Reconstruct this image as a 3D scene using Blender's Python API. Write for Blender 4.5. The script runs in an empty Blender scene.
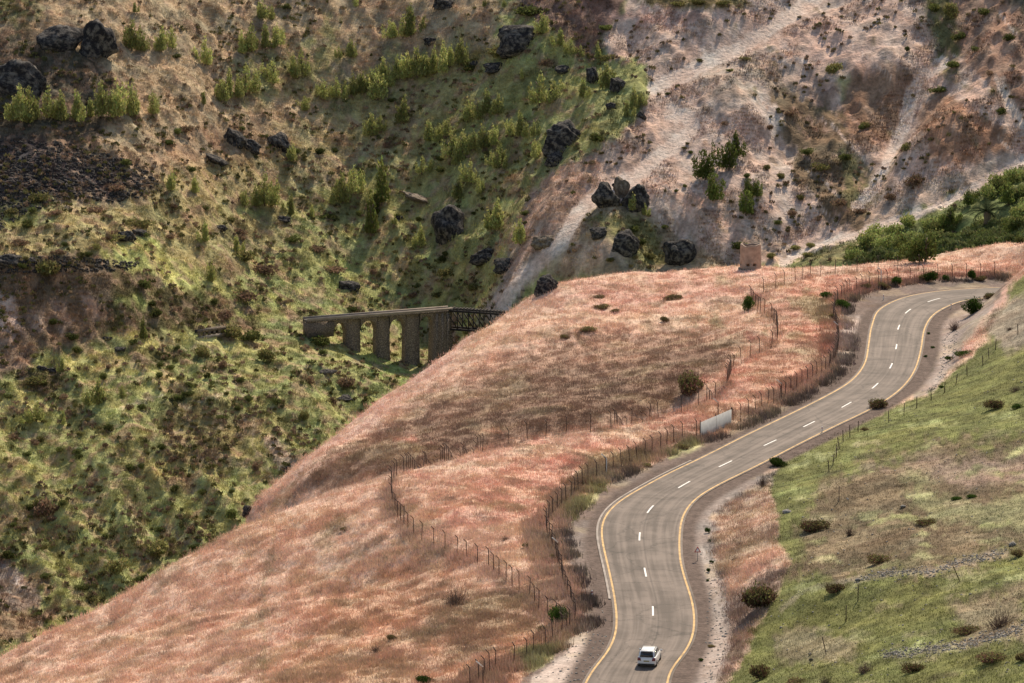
import bpy, math, time
import numpy as np
T0 = time.time()
rng = np.random.default_rng(11)
C = bpy.context.scene.collection

# ------------------------------------------------------------------ camera
F = 4067.0; PIT = math.radians(9.8); H = 95.0
cp, sp = math.cos(PIT), math.sin(PIT)
def ray(px, py):
    a = (px - 512) / F; b = (341.5 - py) / F
    dy = cp + b * sp; dz = -sp + b * cp
    return a / dy, dz / dy                     # per metre of y
def atD(px, py, D):
    u, w = ray(px, py); return (u * D, D, H + w * D)
def atZ(px, py, z):
    u, w = ray(px, py); D = (z - H) / w; return (u * D, D, z)
def project(x, y, z):
    dz = z - H
    f = y * cp - dz * sp; v = y * sp + dz * cp
    return 512 + F * x / f, 341.5 - F * v / f

SAT = .86
# ------------------------------------------------------------------ noise
_tab = rng.random((256, 256)).astype(np.float32)
def vnoise(x, y, s, k=0):
    x = x / s + 37.3 * k + 1000; y = y / s + 91.7 * k + 1000
    xi = np.floor(x).astype(np.int32); yi = np.floor(y).astype(np.int32)
    fx = (x - xi).astype(np.float32); fy = (y - yi).astype(np.float32)
    fx = fx * fx * (3 - 2 * fx); fy = fy * fy * (3 - 2 * fy)
    a = _tab[xi & 255, yi & 255]; b = _tab[(xi + 1) & 255, yi & 255]
    c = _tab[xi & 255, (yi + 1) & 255]; d = _tab[(xi + 1) & 255, (yi + 1) & 255]
    return (a + (b - a) * fx) * (1 - fy) + (c + (d - c) * fx) * fy
def fbm(x, y, s, o=3, k=0):
    r = 0; amp = 1; t = 0
    for i in range(o):
        c, q = math.cos(0.7 + i), math.sin(0.7 + i)
        r = r + amp * vnoise(x * c - y * q, x * q + y * c, s / 2 ** i, k + i); t += amp; amp *= .55
    return r / t
def sstep(a, b, x):
    t = np.clip((x - a) / (b - a), 0, 1); return t * t * (3 - 2 * t)

# ------------------------------------------------------------------ road line
CL = [atZ(596, 760, 0)[:2], atZ(612, 722, 0)[:2], atZ(632, 675, 0)[:2], atZ(647, 645, 0)[:2]] + [atZ(x, y, 0)[:2] for x, y in
      [(653,611),(646,573),(640,537),(651,508),(685,484),(727,463),(769.5,443),(810,423.6),(846,405),(875,386),(890,366),(896.5,346),(899,327.6),(911,311),(936,299),(968,294.3),(1000,292.5)]]
CL += [(CL[-1][0] + 22, CL[-1][1] + 4), (CL[-1][0] + 60, CL[-1][1] + 22), (CL[-1][0] + 140, CL[-1][1] + 60)]
CL = np.array(CL)
def catmull(P, n=14):
    P = np.asarray(P, float); Q = np.vstack([2 * P[0] - P[1], P, 2 * P[-1] - P[-2]]); out = []
    for i in range(1, len(Q) - 2):
        for t in np.arange(n) / n:
            a, b, c, d = Q[i - 1], Q[i], Q[i + 1], Q[i + 2]
            out.append(.5 * (2 * b + (c - a) * t + (2 * a - 5 * b + 4 * c - d) * t * t + (3 * b - a - 3 * c + d) * t ** 3))
    out.append(P[-1]); return np.array(out)
def resample(P, step):
    d = np.r_[0, np.cumsum(np.linalg.norm(np.diff(P, axis=0), axis=1))]
    s = np.arange(0, d[-1], step)
    return np.stack([np.interp(s, d, P[:, k]) for k in range(P.shape[1])], 1), s
def smooth(a, n):
    k = np.hanning(2 * n + 3)[1:-1]; k /= k.sum()
    if a.ndim == 1: return np.convolve(np.pad(a, n, mode='edge'), k, 'valid')
    return np.stack([smooth(a[:, i], n) for i in range(a.shape[1])], 1)
RC, RS = resample(catmull(CL), 1.0)
RC = smooth(RC, 5)
tan = np.gradient(RC, axis=0); tan /= np.linalg.norm(tan, axis=1)[:, None]
RN = np.stack([-tan[:, 1], tan[:, 0]], 1)          # left normal
LE = [(582,683),(603.6,657),(613.6,640),(616.6,622),(613,588.5),(607,562),(602,535),(603.6,520),(617,503.4),(647,485),(680,467.7),(697,460),(747,434.7),(788,415),(828,395),(852,380),(865,363),(869,341),(872.6,324),(880,307.4),(899,297),(932.5,291.6),(966,288),(991.5,286.6)]
RE = [(655,683),(680,658),(692.8,636),(692.8,606),(685,579),(680,559),(680.7,525.5),(686.7,510),(700,495),(723.7,482),(764,462),(786,450.5),(828,428.7),(868.6,410),(895.5,393),(912,375),(919.7,354.6),(924,331),(931,317),(946,306.8),(966,301.4),(983,297)]
def polydist(px, py, P):
    best = np.full(np.shape(px), 1e9)
    for i in range(len(P) - 1):
        ax, ay = P[i][:2]; ex = P[i + 1][0] - ax; ey = P[i + 1][1] - ay; L = ex * ex + ey * ey + 1e-9
        t = np.clip(((px - ax) * ex + (py - ay) * ey) / L, 0, 1)
        best = np.minimum(best, np.hypot(px - ax - t * ex, py - ay - t * ey))
    return best
def halfw(E):
    P = resample(catmull([atZ(x, y, 0)[:2] for x, y in E]), 1)[0]
    d = polydist(RC[:, 0], RC[:, 1], P)
    bad = (RC[:, 1] < P[:, 1].min()) | (RC[:, 1] > P[:, 1].max() - 3)
    d[bad] = 3.85
    return smooth(np.clip(d, 3.3, 4.7), 8)
WL, WR = halfw(LE), halfw(RE)

# ------------------------------------------------------------------ terrain control points
near = []
def nz(*a):
    for px, py, z in a: near.append(atZ(px, py, z))
def nd(*a):
    for px, py, D in a: near.append(atD(px, py, D))
def nw(*a):
    for p in a: near.append(p)
for i in range(0, len(RC), 14): near.append((RC[i, 0], RC[i, 1], 0))
# left verge up to the roadside fence
nz((540,683,-.6),(567,632,-.3),(573,600,-.2),(560,570,0),(548,535,0),(570,498,.1),(606,475,.1),(659,451,.1),(700,439,.1),(742,420,.1),(787,395,.2),(827,371,.2),(834,345,.2),(828,317,.3),(850,294,.3),(880,284,.2),(930,278,.2),(985,273,.2))
# shelf between the fences and the crest of the front hill
nz((500,640,-1.6),(480,600,-1.2),(520,560,-.4),(500,520,-.1),(450,540,-.8),(440,500,-.1),(520,480,.3),(600,450,.5),(650,430,.6),(407,533,-1.6),(392,506,-1.2))
SA = [(395,474,466,-.3),(350,486,468,0),(300,507,468,0),(243,526,466,0),(183.5,558,462,0),(150,580,460,0),(100,607,457,0),(50,633,452,0),(0,657,447,0),(-60,690,440,0)]
for px, py, D, _ in SA:
    p = atD(px, py, D); near.append(p)
    g = (p[2] - H) / D
    if px < 240: nw((p[0], D + 8, p[2] + g * 8 - 1.6), (p[0] - 2, D + 22, p[2] - 13), (p[0] - 4, D + 50, p[2] - 36))
    elif px < 380: nw((p[0], D + 8, p[2] + g * 8 - .8), (p[0], D + 26, p[2] + g * 26 - 1.2))
nd((407,471,470),(445,461,473),(482,451,476),(519,441,480),(556,438,484),(598,429,488),(641,421,491),(678,413,494),(705,402,500),(728,383,512))
nd((0,683,432),(100,660,428),(100,630,445),(200,640,420),(200,600,440),(200,683,396),(300,683,380),(300,600,418),(300,550,446),(380,560,432),(380,640,392),(400,683,372),(470,683,366))
nz((350,600,-6.5),(430,600,-2.6))
# hollow behind the front crest and the second hill
for px, py, D in [(407,471,486),(482,451,494),(556,438,500),(628,425,506),(680,413,512)]:
    p = atD(px, py, D); nw((p[0], p[1], p[2] - 2.2))
nd((350,470,508),(310,484,510),(290,492,514),(420,455,500),(500,438,507),(600,415,512),(660,400,520),(690,385,526),(710,365,538),(735,345,548),(760,330,556),(765,314,572),(752,300,588))
nd((300,480,516),(380,445,528),(440,420,534),(500,400,540),(560,380,546),(620,360,553),(690,340,566),(720,325,574))
nd((400,400,558),(480,360,568),(560,325,580),(640,300,596),(560,290,600),(620,282,606),(690,282,606),(690,272,614),(740,290,594))
SB = [(246,514,530),(262,496,540),(330,440,560),(385,398,574),(440,358,586),(500,318,600),(545,286,608),(600,274.5,614),(660,271,617),(720,268.5,620),(780,269,622)]
for px, py, D in SB:
    p = atD(px, py, D); near.append(p); g = (p[2] - H) / D
    if px > 590: nw((p[0], D + 12, p[2] + g * 12 - .9), (p[0], D + 30, p[2] - 10), (p[0], D + 60, p[2] - 32))
    else: nw((p[0] - 1, D + 9, p[2] + g * 9 - 1.6), (p[0] - 4, D + 24, p[2] - 14), (p[0] - 6, D + 55, p[2] - 38))
# tableland strip behind the road
nz((800,285,.2),(800,300,.3),(780,320,.2),(790,350,.2),(760,375,.2),(740,395,.3),(700,420,.5))
for px, py, D in [(830,267,630),(900,263,638),(950,254,652),(1000,246,668),(1040,243,676),(1100,243,680)]:
    p = atD(px, py, D); near.append(p); nw((p[0], D + 14, p[2] - 3.6), (p[0], D + 60, p[2] - 22))
nz((870,277,.3),(930,271,.4),(985,265,.5),(1020,262,.8))
# right of the road: ditch, bank and meadow
nz((700,683,-.2),(712,640,-.4),(708,590,-.5),(706,556,-.4),(715,520,-.4),(735,497,-.3),(764,470,0),(800,450,.2),(868,416,.3),(905,398,.3),(925,380,-.3),(938,350,-.4),(950,325,-.4),(965,312,-.2),(985,300,.6),
   (745,683,1.0),(750,640,1.2),(752,600,1.8),(762,560,2.8),(770,520,2.6),(772,492,1.8),(735,560,.8),(740,530,.9),
   (955,372,1.2),(975,345,2.4),(985,322,3.0),(1002,296,3.6),(1012,278,4.4),(1024,268,5.4),(1060,240,9),
   (830,445,1.2),(870,430,1.4),(930,405,2.0),(985,370,3.2),(1024,330,5.0),(830,480,2.6),(900,440,3.4),(960,420,4.2),(1024,400,6),
   (820,520,3.2),(900,500,5),(1024,500,8.4),(800,600,4),(900,600,6.6),(1024,600,10.4),(800,683,4.4),(900,683,8),(1024,683,12),(1100,600,14),(1100,450,10),(1100,340,9),(1100,720,17),(950,550,7.6),(850,560,5.0),(860,640,6.0),(950,640,9.0))
for px, py, z in [(1024,262,5.0),(1060,236,9)]:
    p = atZ(px, py, z); nw((p[0] + 2, p[1] + 30, z - 4))
nw((0,330,-2),(-60,330,-6),(60,300,16),(90,420,16),(110,520,16),(130,600,12),(-90,420,-28),(-110,520,-60),(-20,640,-42),(-60,640,-60),(20,690,-34),(70,720,-24),(0,260,2),(0,200,4),(60,200,18),(-60,200,-4),(100,760,-34),(-120,300,-20),(150,300,26),(190,500,24),(220,700,10))

far = []
def fd(*a):
    for px, py, D in a: far.append(atD(px, py, D))
fd((0,683,790),(0,600,830),(0,520,870),(0,440,905),(0,380,930),(0,335,948),(0,268,964),(0,230,990),(0,150,1030),(0,80,1063),(0,0,1100),
   (100,600,835),(100,520,868),(100,450,898),(100,395,930),(100,345,952),(100,272,970),(100,235,995),(100,150,1035),(100,70,1070),(100,0,1105),
   (180,520,868),(180,440,908),(180,385,938),(170,350,962),(180,300,982),(180,262,1000),(180,200,1030),
   (250,520,868),(250,440,908),(250,400,935),(250,350,972),(250,318,995),(250,250,1035),(250,150,1080),(250,70,1112),(250,0,1140),
   (285,324,994),(310,330,992),(352,354,987),(380,368,987),(409,379,988),(440,370,1000),(430,392,975),(365,330,1018),(365,305,1038),(400,335,1028),(430,345,1030),(400,290,1046),(330,312,1018),
   (350,380,965),(350,420,935),(320,440,920),(400,400,958),
   (400,235,1066),(400,150,1098),(400,70,1124),(400,0,1148))
fd(
   (1150,60,1030))
def DR(py, k=1008, t=.577): return (t + math.tan(PIT + (262 - 341.5) / F)) * k / (t + math.tan(PIT + (py - 341.5) / F))
for px, py, o in [(505,303,14),(530,275,8),(560,240,0),(585,205,-2),(640,170,-2),(690,130,-1),(665,95,2),(660,82,3),(740,45,2),(820,0,4),(600,130,4),(620,100,4),(620,40,12),(600,60,14),(620,0,8),(500,150,30),(500,70,32),(490,20,30),(540,40,18),(550,0,22),(480,250,30),(520,200,22),(560,150,14)]: fd((px, py, DR(py) + o))
far += [(-6, 1004, -86), (3, 1001, -85), (-12, 1004, -87)]
for px, py, o in [(620,205,-6),(600,250,-6),(660,265,2),(640,230,-2),(700,250,0),(680,215,-4),(750,262,0),(750,200,-3),(720,150,-2),(760,120,-1),(700,30,2),(700,0,2),(760,0,4),(800,60,4),(800,180,3),(800,240,3),(780,150,6),(850,100,8),(850,180,4),(835,130,9),
                  (850,235,-4),(900,215,-6),(950,195,-8),(1024,160,-10),(900,60,0),(900,0,2),(1024,0,-14),(1024,80,-16),(950,120,-12),(860,140,2),(920,140,-8),(900,150,4),(905,100,4),(930,50,4),(1100,150,-20),(1100,0,-24),(980,50,-8)]: fd((px, py, DR(py) + o - max(0, px - 680) * .05))
fd((800,265,990),(830,262,962),(900,240,955),(960,215,958),(1024,190,965),(1000,240,915),(1024,225,905),(900,262,920),(1150,250,860))
def fw(*a):
    for p in a: far.append(p)
fw((0,850,-90),(-40,780,-104),(15,900,-84),(60,800,-50),(-110,720,-108),(100,720,-30),(40,720,-66),(0,700,-90),(-30,930,-90),(-8,940,-93),(5,980,-90),(-15,985,-88),
   (-250,700,-105),(-300,950,-70),(-300,1200,40),(300,800,0),(300,1100,70),(0,1400,110),(-300,1500,120),(300,1500,150),(0,1700,160),(0,500,-100),(-300,400,-95),(300,400,-30),(-160,1250,50),(160,1200,90))
def tps_fit(P):
    P = np.array(P, float); X = P[:, :2] / 100; n = len(P)
    d2 = ((X[:, None] - X[None]) ** 2).sum(-1); K = .5 * d2 * np.log(d2 + 1e-12) + np.eye(n) * 2e-4
    A = np.zeros((n + 3, n + 3)); A[:n, :n] = K; A[:n, n] = 1; A[:n, n + 1:] = X; A[n:, :n] = A[:n, n:].T
    return X, np.linalg.solve(A, np.r_[P[:, 2], 0, 0, 0])
def tps_eval(m, x, y):
    X, w = m; x = x / 100; y = y / 100; n = len(X)
    r = w[n] + w[n + 1] * x + w[n + 2] * y
    for i in range(n):
        d2 = (x - X[i, 0]) ** 2 + (y - X[i, 1]) ** 2
        r = r + w[i] * .5 * d2 * np.log(d2 + 1e-12)
    return r
# grid rows (distance) and columns (x / y)
Y = np.r_[np.arange(120, 300, 10), np.arange(300, 640, .5), np.arange(640, 1280, .9), np.arange(1280, 1400, 6), np.arange(1400, 3200, 60)]
U = np.r_[np.arange(-.6, -.25, .02), np.arange(-.25, -.15, .001), np.arange(-.15, .15, .00026), np.arange(.15, .25, .001), np.arange(.25, .61, .02)]
# evaluate the splines on a coarser lattice and interpolate
Yc = np.r_[np.arange(120, 300, 10), np.arange(300, 1290, 2.5), np.arange(1290, 3260, 50)]
Uc = np.r_[np.arange(-.6, -.15, .02), np.arange(-.15, .15, .002), np.arange(.15, .63, .02)]
mN, mF = tps_fit(near), tps_fit(far)
gx = (Uc[None] * Yc[:, None]); gy = np.broadcast_to(Yc[:, None], gx.shape)
cN = tps_eval(mN, gx, gy); cF = tps_eval(mF, gx, gy)
def interp2(g):
    iy = np.clip(np.searchsorted(Yc, Y) - 1, 0, len(Yc) - 2); ty = ((Y - Yc[iy]) / (Yc[iy + 1] - Yc[iy]))[:, None]
    iu = np.clip(np.searchsorted(Uc, U) - 1, 0, len(Uc) - 2); tu = ((U - Uc[iu]) / (Uc[iu + 1] - Uc[iu]))[None]
    a = g[iy] * (1 - ty) + g[iy + 1] * ty
    return a[:, iu] * (1 - tu) + a[:, iu + 1] * tu
ZN, ZF = interp2(cN), interp2(cF)
GX = U[None] * Y[:, None]; GY = np.broadcast_to(Y[:, None], GX.shape).copy()
ZN = np.where(GY > 700, np.minimum(ZN, ZN - (GY - 700) * .5), ZN)
ZF = np.maximum(ZF, -113)
# keep the far slope under the near hills where the near block stands
ZF = np.where(GY < 640, np.minimum(ZF, ZN - 2 - (640 - GY) * .2), ZF)
print('splines', round(time.time() - T0, 1))
# road corridor
rd = np.full(GX.shape, 99.0)
m = (GY > 300) & (GY < 700) & (np.abs(GX) < 260)
ridx = np.where(m)
step = RC[::4]
rd[m] = polydist(GX[m], GY[m], step)
# the crests: nothing in front of a crest stands above it, and the ground falls away behind it
def crest(S, far_lim, p0, p1, fall=.28):
    global ZN
    pu = np.array([ray(q[0], q[1])[0] for q in S]); pw = np.array([ray(q[0], q[1])[1] for q in S]); pD = np.array([q[2] for q in S])
    o = np.argsort(pu); w_ = np.interp(U, pu[o], pw[o]); D_ = np.interp(U, pu[o], pD[o])
    on = (U >= ray(p0, 300)[0]) & (U <= ray(p1, 300)[0])
    lim = H + w_[None] * Y[:, None]; d = Y[:, None] - D_[None]
    lim = lim - np.where(d > 0, np.minimum(d * fall, d * d * fall / 16), -np.minimum(d, 0) * 0 - 0)
    act = on[None] & (d < far_lim)
    ZN = np.where(act, np.minimum(ZN, lim), ZN)
crest([(-260, 780, 430)] + [q[:3] for q in SA], 900, -900, 243)
crest([q[:3] for q in SA], 14, 243, 395)
crest([(243, 526, 528)] + [q[:3] for q in SB] + [(830,267,630),(900,263,638),(950,254,652),(1000,246,668),(1040,243,676),(1100,243,680)], 900, 243, 1100)
k = 1 - sstep(4.9, 10.5, rd)
ZN = ZN * (1 - k) + (-.06) * k
isfar = ZF > ZN
Z = np.maximum(ZN, ZF)
# relief
onroad = sstep(4.6, 8.0, rd)

# ------------------------------------------------------------------ albedo maps, authored per region
MW, MH, MG = 1024 + 240, 683 + 240, 120
def blank(c): 
    a = np.empty((MH, MW, 3), np.float32); a[:] = lin(c); return a
def lin(c):
    c = np.array(c, float) / 255; c = np.where(c <= .04045, c / 12.92, ((c + .055) / 1.055) ** 2.4)
    L = float(c @ np.array([.3, .59, .11])); return L + (c - L) * SAT
yy, xx = np.mgrid[0:MH, 0:MW].astype(np.float32); xx -= MG; yy -= MG
wob = (fbm(xx, yy, 26, 3, 3) - .5) * 22, (fbm(xx, yy, 26, 3, 9) - .5) * 16
wf = (fbm(xx, yy, 6, 2, 5) - .5)
def inside(P, x, y):
    r = np.zeros(x.shape, bool); n = len(P)
    for i in range(n):
        x1, y1 = P[i]; x2, y2 = P[(i + 1) % n]
        if y1 == y2: continue
        r ^= ((y1 > y) != (y2 > y)) & (x < (x2 - x1) * (y - y1) / (y2 - y1) + x1)
    return r
def paint(img, P, c, soft=4, w=1.0, a=1.0):
    xs = [p[0] for p in P]; ys = [p[1] for p in P]
    pad = int(soft * 3 + 16 * w + 4)
    x0, x1 = max(int(min(xs)) - pad + MG, 0), min(int(max(xs)) + pad + MG, MW)
    y0, y1 = max(int(min(ys)) - pad + MG, 0), min(int(max(ys)) + pad + MG, MH)
    if x1 <= x0 or y1 <= y0: return
    s = np.s_[y0:y1, x0:x1]
    X = xx[s] + wob[0][s] * w; Yy = yy[s] + wob[1][s] * w
    ins = inside(P, X, Yy); d = polydist(X, Yy, list(P) + [P[0]])
    sd = np.where(ins, -d, d) + wf[s] * soft * 2.2
    al = (1 - sstep(-soft, soft, sd))[..., None] * a
    img[s] = img[s] * (1 - al) + lin(c) * al
def line(img, P, c, wd, soft=1.5, w=.3, a=1.0):
    xs = [p[0] for p in P]; ys = [p[1] for p in P]; pad = int(wd + soft * 3 + 12 * w + 4)
    x0, x1 = max(int(min(xs)) - pad + MG, 0), min(int(max(xs)) + pad + MG, MW)
    y0, y1 = max(int(min(ys)) - pad + MG, 0), min(int(max(ys)) + pad + MG, MH)
    s = np.s_[y0:y1, x0:x1]
    d = polydist(xx[s] + wob[0][s] * w, yy[s] + wob[1][s] * w, P) + wf[s] * soft * 2
    al = (1 - sstep(wd / 2 - soft, wd / 2 + soft, d))[..., None] * a
    img[s] = img[s] * (1 - al) + lin(c) * al

TAN=(160,138,108); GRN=(136,138,82); BGR=(164,164,94); OLV=(104,100,62); DRK=(84,76,62); SCR=(74,66,66); PALE=(184,157,142); TRK=(236,212,196); BRN=(140,112,92)
fm = blank(GRN)
paint(fm, [(-120,-120),(560,-120),(480,60),(430,160),(250,200),(160,220),(60,205),(-120,150)], TAN, 14, 1.5)
paint(fm, [(300,90),(420,60),(560,80),(640,130),(560,220),(500,290),(420,290),(330,240),(300,200),(380,170)], (142,138,84), 16, 1.5, .8)
paint(fm, [(60,170),(180,160),(300,120),(420,100),(420,130),(330,170),(220,210),(130,220)], (150,136,90), 12, 1.5, .8)
for P in [[(230,60),(330,20),(350,60),(250,110)],[(370,60),(470,30),(480,60),(380,100)],[(420,120),(540,90),(560,150),(450,170)]]: paint(fm, P, (128,128,68), 12, 1.5, .6)
paint(fm, [(-120,40),(40,30),(120,70),(125,110),(90,150),(-120,160)], DRK, 10, 1.2)
paint(fm, [(-120,-120),(60,-120),(30,20),(-20,40),(-120,60)], OLV, 10, 1.2)
paint(fm, [(-120,140),(60,140),(130,160),(165,185),(120,200),(60,195),(-120,235)], SCR, 8, 1.2)
paint(fm, [(60,150),(130,150),(230,120),(300,140),(210,165),(150,175)], (150,122,96), 10, 1.2, .7)
paint(fm, [(-120,235),(60,215),(140,205),(260,190),(300,235),(200,285),(60,262),(-120,262)], (146,134,88), 8, 1.2)
paint(fm, [(100,245),(140,238),(215,285),(290,300),(260,312),(180,292),(90,262)], BGR, 5, .8)
paint(fm, [(-120,258),(60,256),(110,262),(150,280),(190,300),(165,322),(60,350),(-120,360)], (112,92,72), 7, 1)
paint(fm, [(-20,290),(20,296),(22,330),(-20,345)], (188,164,148), 4, .8)
for P in [[(8,300),(20,300),(26,335),(10,340)],[(30,310),(42,305),(45,330),(34,335)],[(52,300),(62,298),(68,322),(58,328)],[(78,292),(92,290),(106,318),(94,322)]]: paint(fm, P, (168,142,126), 3, .6, .7)
paint(fm, [(110,270),(180,290),(260,305),(250,335),(180,330),(100,345),(110,310)], (88,80,50), 7, 1)
paint(fm, [(-120,350),(20,345),(40,355),(20,372),(-120,385)], (118,98,82), 5, 1)
paint(fm, [(100,333),(165,330),(235,340),(270,352),(200,352),(110,345)], (172,166,100), 4, .6)
paint(fm, [(70,355),(110,352),(160,370),(210,392),(150,378),(60,372)], (174,166,102), 5, .6)
paint(fm, [(105,345),(180,350),(200,362),(160,368),(110,352)], (92,90,52), 5, .7)
paint(fm, [(15,372),(60,372),(75,388),(40,396),(15,388)], (88,80,54), 4, .6)
paint(fm, [(-120,388),(30,395),(60,408),(-120,415)], (176,168,104), 5, .8)
paint(fm, [(170,395),(220,398),(250,415),(240,470),(170,460)], (116,100,74), 14, 1.4, .8)
paint(fm, [(110,440),(200,400),(300,420),(270,470),(200,480),(140,500)], (136,126,76), 14, 1.6, .6)
for _ in range(90):
    x, y = rng.uniform(-60, 330), rng.uniform(400, 660); r = rng.uniform(5, 14)
    c = [(118,100,74),(96,92,54),(166,158,96),(150,150,84),(140,112,92)][rng.integers(5)]
    paint(fm, [(x - r * 1.3, y), (x, y - r * .6), (x + r * 1.3, y + 2), (x, y + r * .6)], c, 4, 1.2, .75)
for _ in range(80):
    x, y = rng.uniform(130, 520), rng.uniform(160, 330); r = rng.uniform(5, 13)
    c = [(112,96,70),(96,92,54),(164,152,100),(152,156,84),(136,110,88)][rng.integers(5)]
    paint(fm, [(x - r * 1.4, y), (x, y - r * .5), (x + r * 1.4, y + 2), (x, y + r * .5)], c, 4, 1.2, .7)
paint(fm, [(-120,560),(0,555),(32,580),(44,600),(20,612),(-120,600)], (132,116,104), 3, .5)
paint(fm, [(14,576),(24,580),(26,588),(16,584)], (196,184,172), 1.5, .2)
paint(fm, [(-120,606),(20,612),(60,600),(60,616),(20,640),(-120,650)], (128,104,80), 6, .9)
paint(fm, [(362,352),(400,366),(436,392),(420,405),(370,375)], (124,142,72), 6, .5, .6)
paint(fm, [(438,318),(456,318),(460,375),(434,380)], (150,122,104), 3, .4)
line(fm, [(238,372),(236,388),(246,395),(256,418),(250,440),(268,470),(284,482)], (150,134,108), 3, 1.5, .5, .7)
line(fm, [(184,408),(215,397),(230,388)], (186,170,140), 2.5, 1.2, .3, .8); line(fm, [(120,408),(155,397),(160,395)], (186,172,142), 2.5, 1.2, .3, .8)
paint(fm, [(262,436),(272,434),(300,462),(290,474),(280,468)], (166,146,124), 2, .3)
# eroded pale ground, tracks and gullies
paint(fm, [(600,28),(620,12),(700,-120),(1144,-120),(1144,140),(960,190),(850,240),(790,262),(700,275),(640,215),(600,200),(570,240),(545,262),(500,320),(480,320),(510,260),(520,205),(570,160),(620,140),(640,105),(650,85),(640,60),(606,55)], PALE, 4, .8)
paint(fm, [(480,-120),(660,-120),(620,8),(600,45),(590,60),(560,35),(520,10)], (118,92,82), 5, .8)
for _ in range(60):
    x, y = rng.uniform(490, 600), rng.uniform(-20, 55)
    if y < 60 and x > 520: paint(fm, [(x - 4, y), (x, y - 2), (x + 4, y), (x, y + 2)], (84,70,58), 2, .5, .7)
paint(fm, [(640,-10),(740,-10),(748,8),(700,12),(640,4)], (118,104,70), 3, .6)
paint(fm, [(606,14),(640,10),(700,14),(720,20),(680,26),(640,24)], (176,140,126), 4, .6)
line(fm, [(620,66),(650,50),(690,40),(720,28)], (168,134,118), 3, 2, .5, .8)
paint(fm, [(555,235),(600,198),(640,205),(690,240),(745,268),(690,280),(560,280),(540,262)], (150,132,106), 7, .9)
paint(fm, [(585,215),(640,212),(660,240),(690,262),(640,268),(600,235)], (124,118,72), 6, .9)
paint(fm, [(575,240),(610,245),(620,262),(580,268),(560,262)], (172,150,130), 5, .6)
paint(fm, [(500,245),(522,205),(570,165),(590,150),(575,190),(540,215),(530,235)], (150,122,104), 5, .6)
paint(fm, [(505,250),(560,170),(640,120),(650,150),(600,190),(560,235),(520,290),(500,300)], (172,142,124), 4, .6, .8)
# right slope: vegetation bands in the gullies
paint(fm, [(735,60),(770,62),(800,90),(830,100),(850,130),(850,180),(880,215),(850,232),(822,220),(800,185),(790,150),(762,110)], (116,96,74), 6, .8)
paint(fm, [(835,75),(865,78),(850,110),(842,100)], (124,128,72), 4, .6, .8)
paint(fm, [(850,70),(900,62),(918,75),(905,110),(880,140),(850,150),(840,110)], (138,106,84), 7, .9)
paint(fm, [(835,150),(870,165),(880,205),(860,212),(838,190)], (104,98,64), 6, .9)
paint(fm, [(745,75),(765,82),(785,125),(775,135),(752,105)], (186,170,160), 3, .6)
paint(fm, [(930,90),(960,100),(1010,130),(1012,150),(960,168),(930,160),(915,130)], (150,112,88), 5, .8)
paint(fm, [(925,-20),(1010,-20),(1144,60),(1144,120),(1040,130),(990,95),(960,60)], (146,112,92), 8, .9, .9)
paint(fm, [(920,-20),(950,0),(965,40),(955,80),(935,72),(935,30)], (104,100,64), 5, .8)
paint(fm, [(990,-20),(1144,-20),(1144,50),(1024,20)], (92,82,66), 6, .8)
paint(fm, [(770,30),(830,20),(900,60),(870,70),(800,60)], (184,150,134), 10, .9, .7)
paint(fm, [(700,60),(760,52),(800,80),(740,110),(700,95)], (166,146,130), 10, 1, .7)
for _ in range(120):
    x, y = rng.uniform(690, 1024), rng.uniform(0, 240); r = rng.uniform(2, 6)
    if y > 262 - (x - 790) * .38 and x > 780: continue
    c = [(140,110,88),(110,98,68),(160,128,106),(176,142,124)][rng.integers(4)]
    paint(fm, [(x - r, y - r * .6), (x + r * .6, y - r * .2), (x + r * 1.5, y + r), (x, y + r * .5)], c, 2.5, 1, .8)
# erosion rills running down to the right
for _ in range(110):
    x, y = rng.uniform(640, 1000), rng.uniform(-10, 220); L = rng.uniform(14, 50)
    if y + L * .8 > 262 - (x + L - 790) * .38 and x > 700: continue
    c = [(214,190,176),(160,128,110),(172,138,120)][rng.integers(3)]
    line(fm, [(x, y), (x + L * .5, y + L * .45), (x + L, y + L * .95)], c, 1.6, 1.0, .35, .7)
for _ in range(30):
    x, y = rng.uniform(640, 700), rng.uniform(170, 200); L = rng.uniform(50, 110)
    line(fm, [(x, y), (x + L * .6, y + L * .5), (x + L, y + L * .7)], [(160,128,102),(186,160,142),(206,160,136)][rng.integers(3)], 1.8, 1, .3, .6)
paint(fm, [(790,262),(830,250),(1144,110),(1144,330),(790,330)], (104,112,62), 4, .6)
paint(fm, [(800,262),(840,242),(880,236),(870,262)], (120,108,76), 5, .6, .7)
paint(fm, [(875,190),(960,172),(1015,150),(1005,168),(900,214),(860,226)], (172,150,134), 4, .5)
TRACKS = [([(498,318),(506,300),(520,278),(545,255),(562,240),(572,222),(588,203),(615,186),(640,172),(662,152),(684,136),(692,126),(688,118),(670,112)], 15),
          ([(652,88),(690,70),(735,50),(775,25),(815,-2),(850,-30)], 14),
          ([(782,263),(810,248),(850,235),(900,220),(950,200),(985,180),(1010,165),(1040,150)], 7),
          ([(858,205),(880,180),(892,150),(905,120),(912,90),(925,75),(942,62)], 11)]
for P, w in TRACKS: line(fm, P, TRK, w, 1.6, .15)
line(fm, [(512,312),(530,280),(556,254),(572,238),(592,204)], (164,140,126), 2, 1, .15, .8)
line(fm, [(900,150),(880,190),(868,205)], (158,132,104), 4, 2, .4, .7)
line(fm, [(1000,80),(1012,105),(1030,140)], (204,182,166), 9, 2, .3)

SAT = .68
PNK=(208,162,132); RED=(184,134,108); MED=(100,102,44); MBR=(100,80,62)
nm = blank(PNK)
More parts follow.
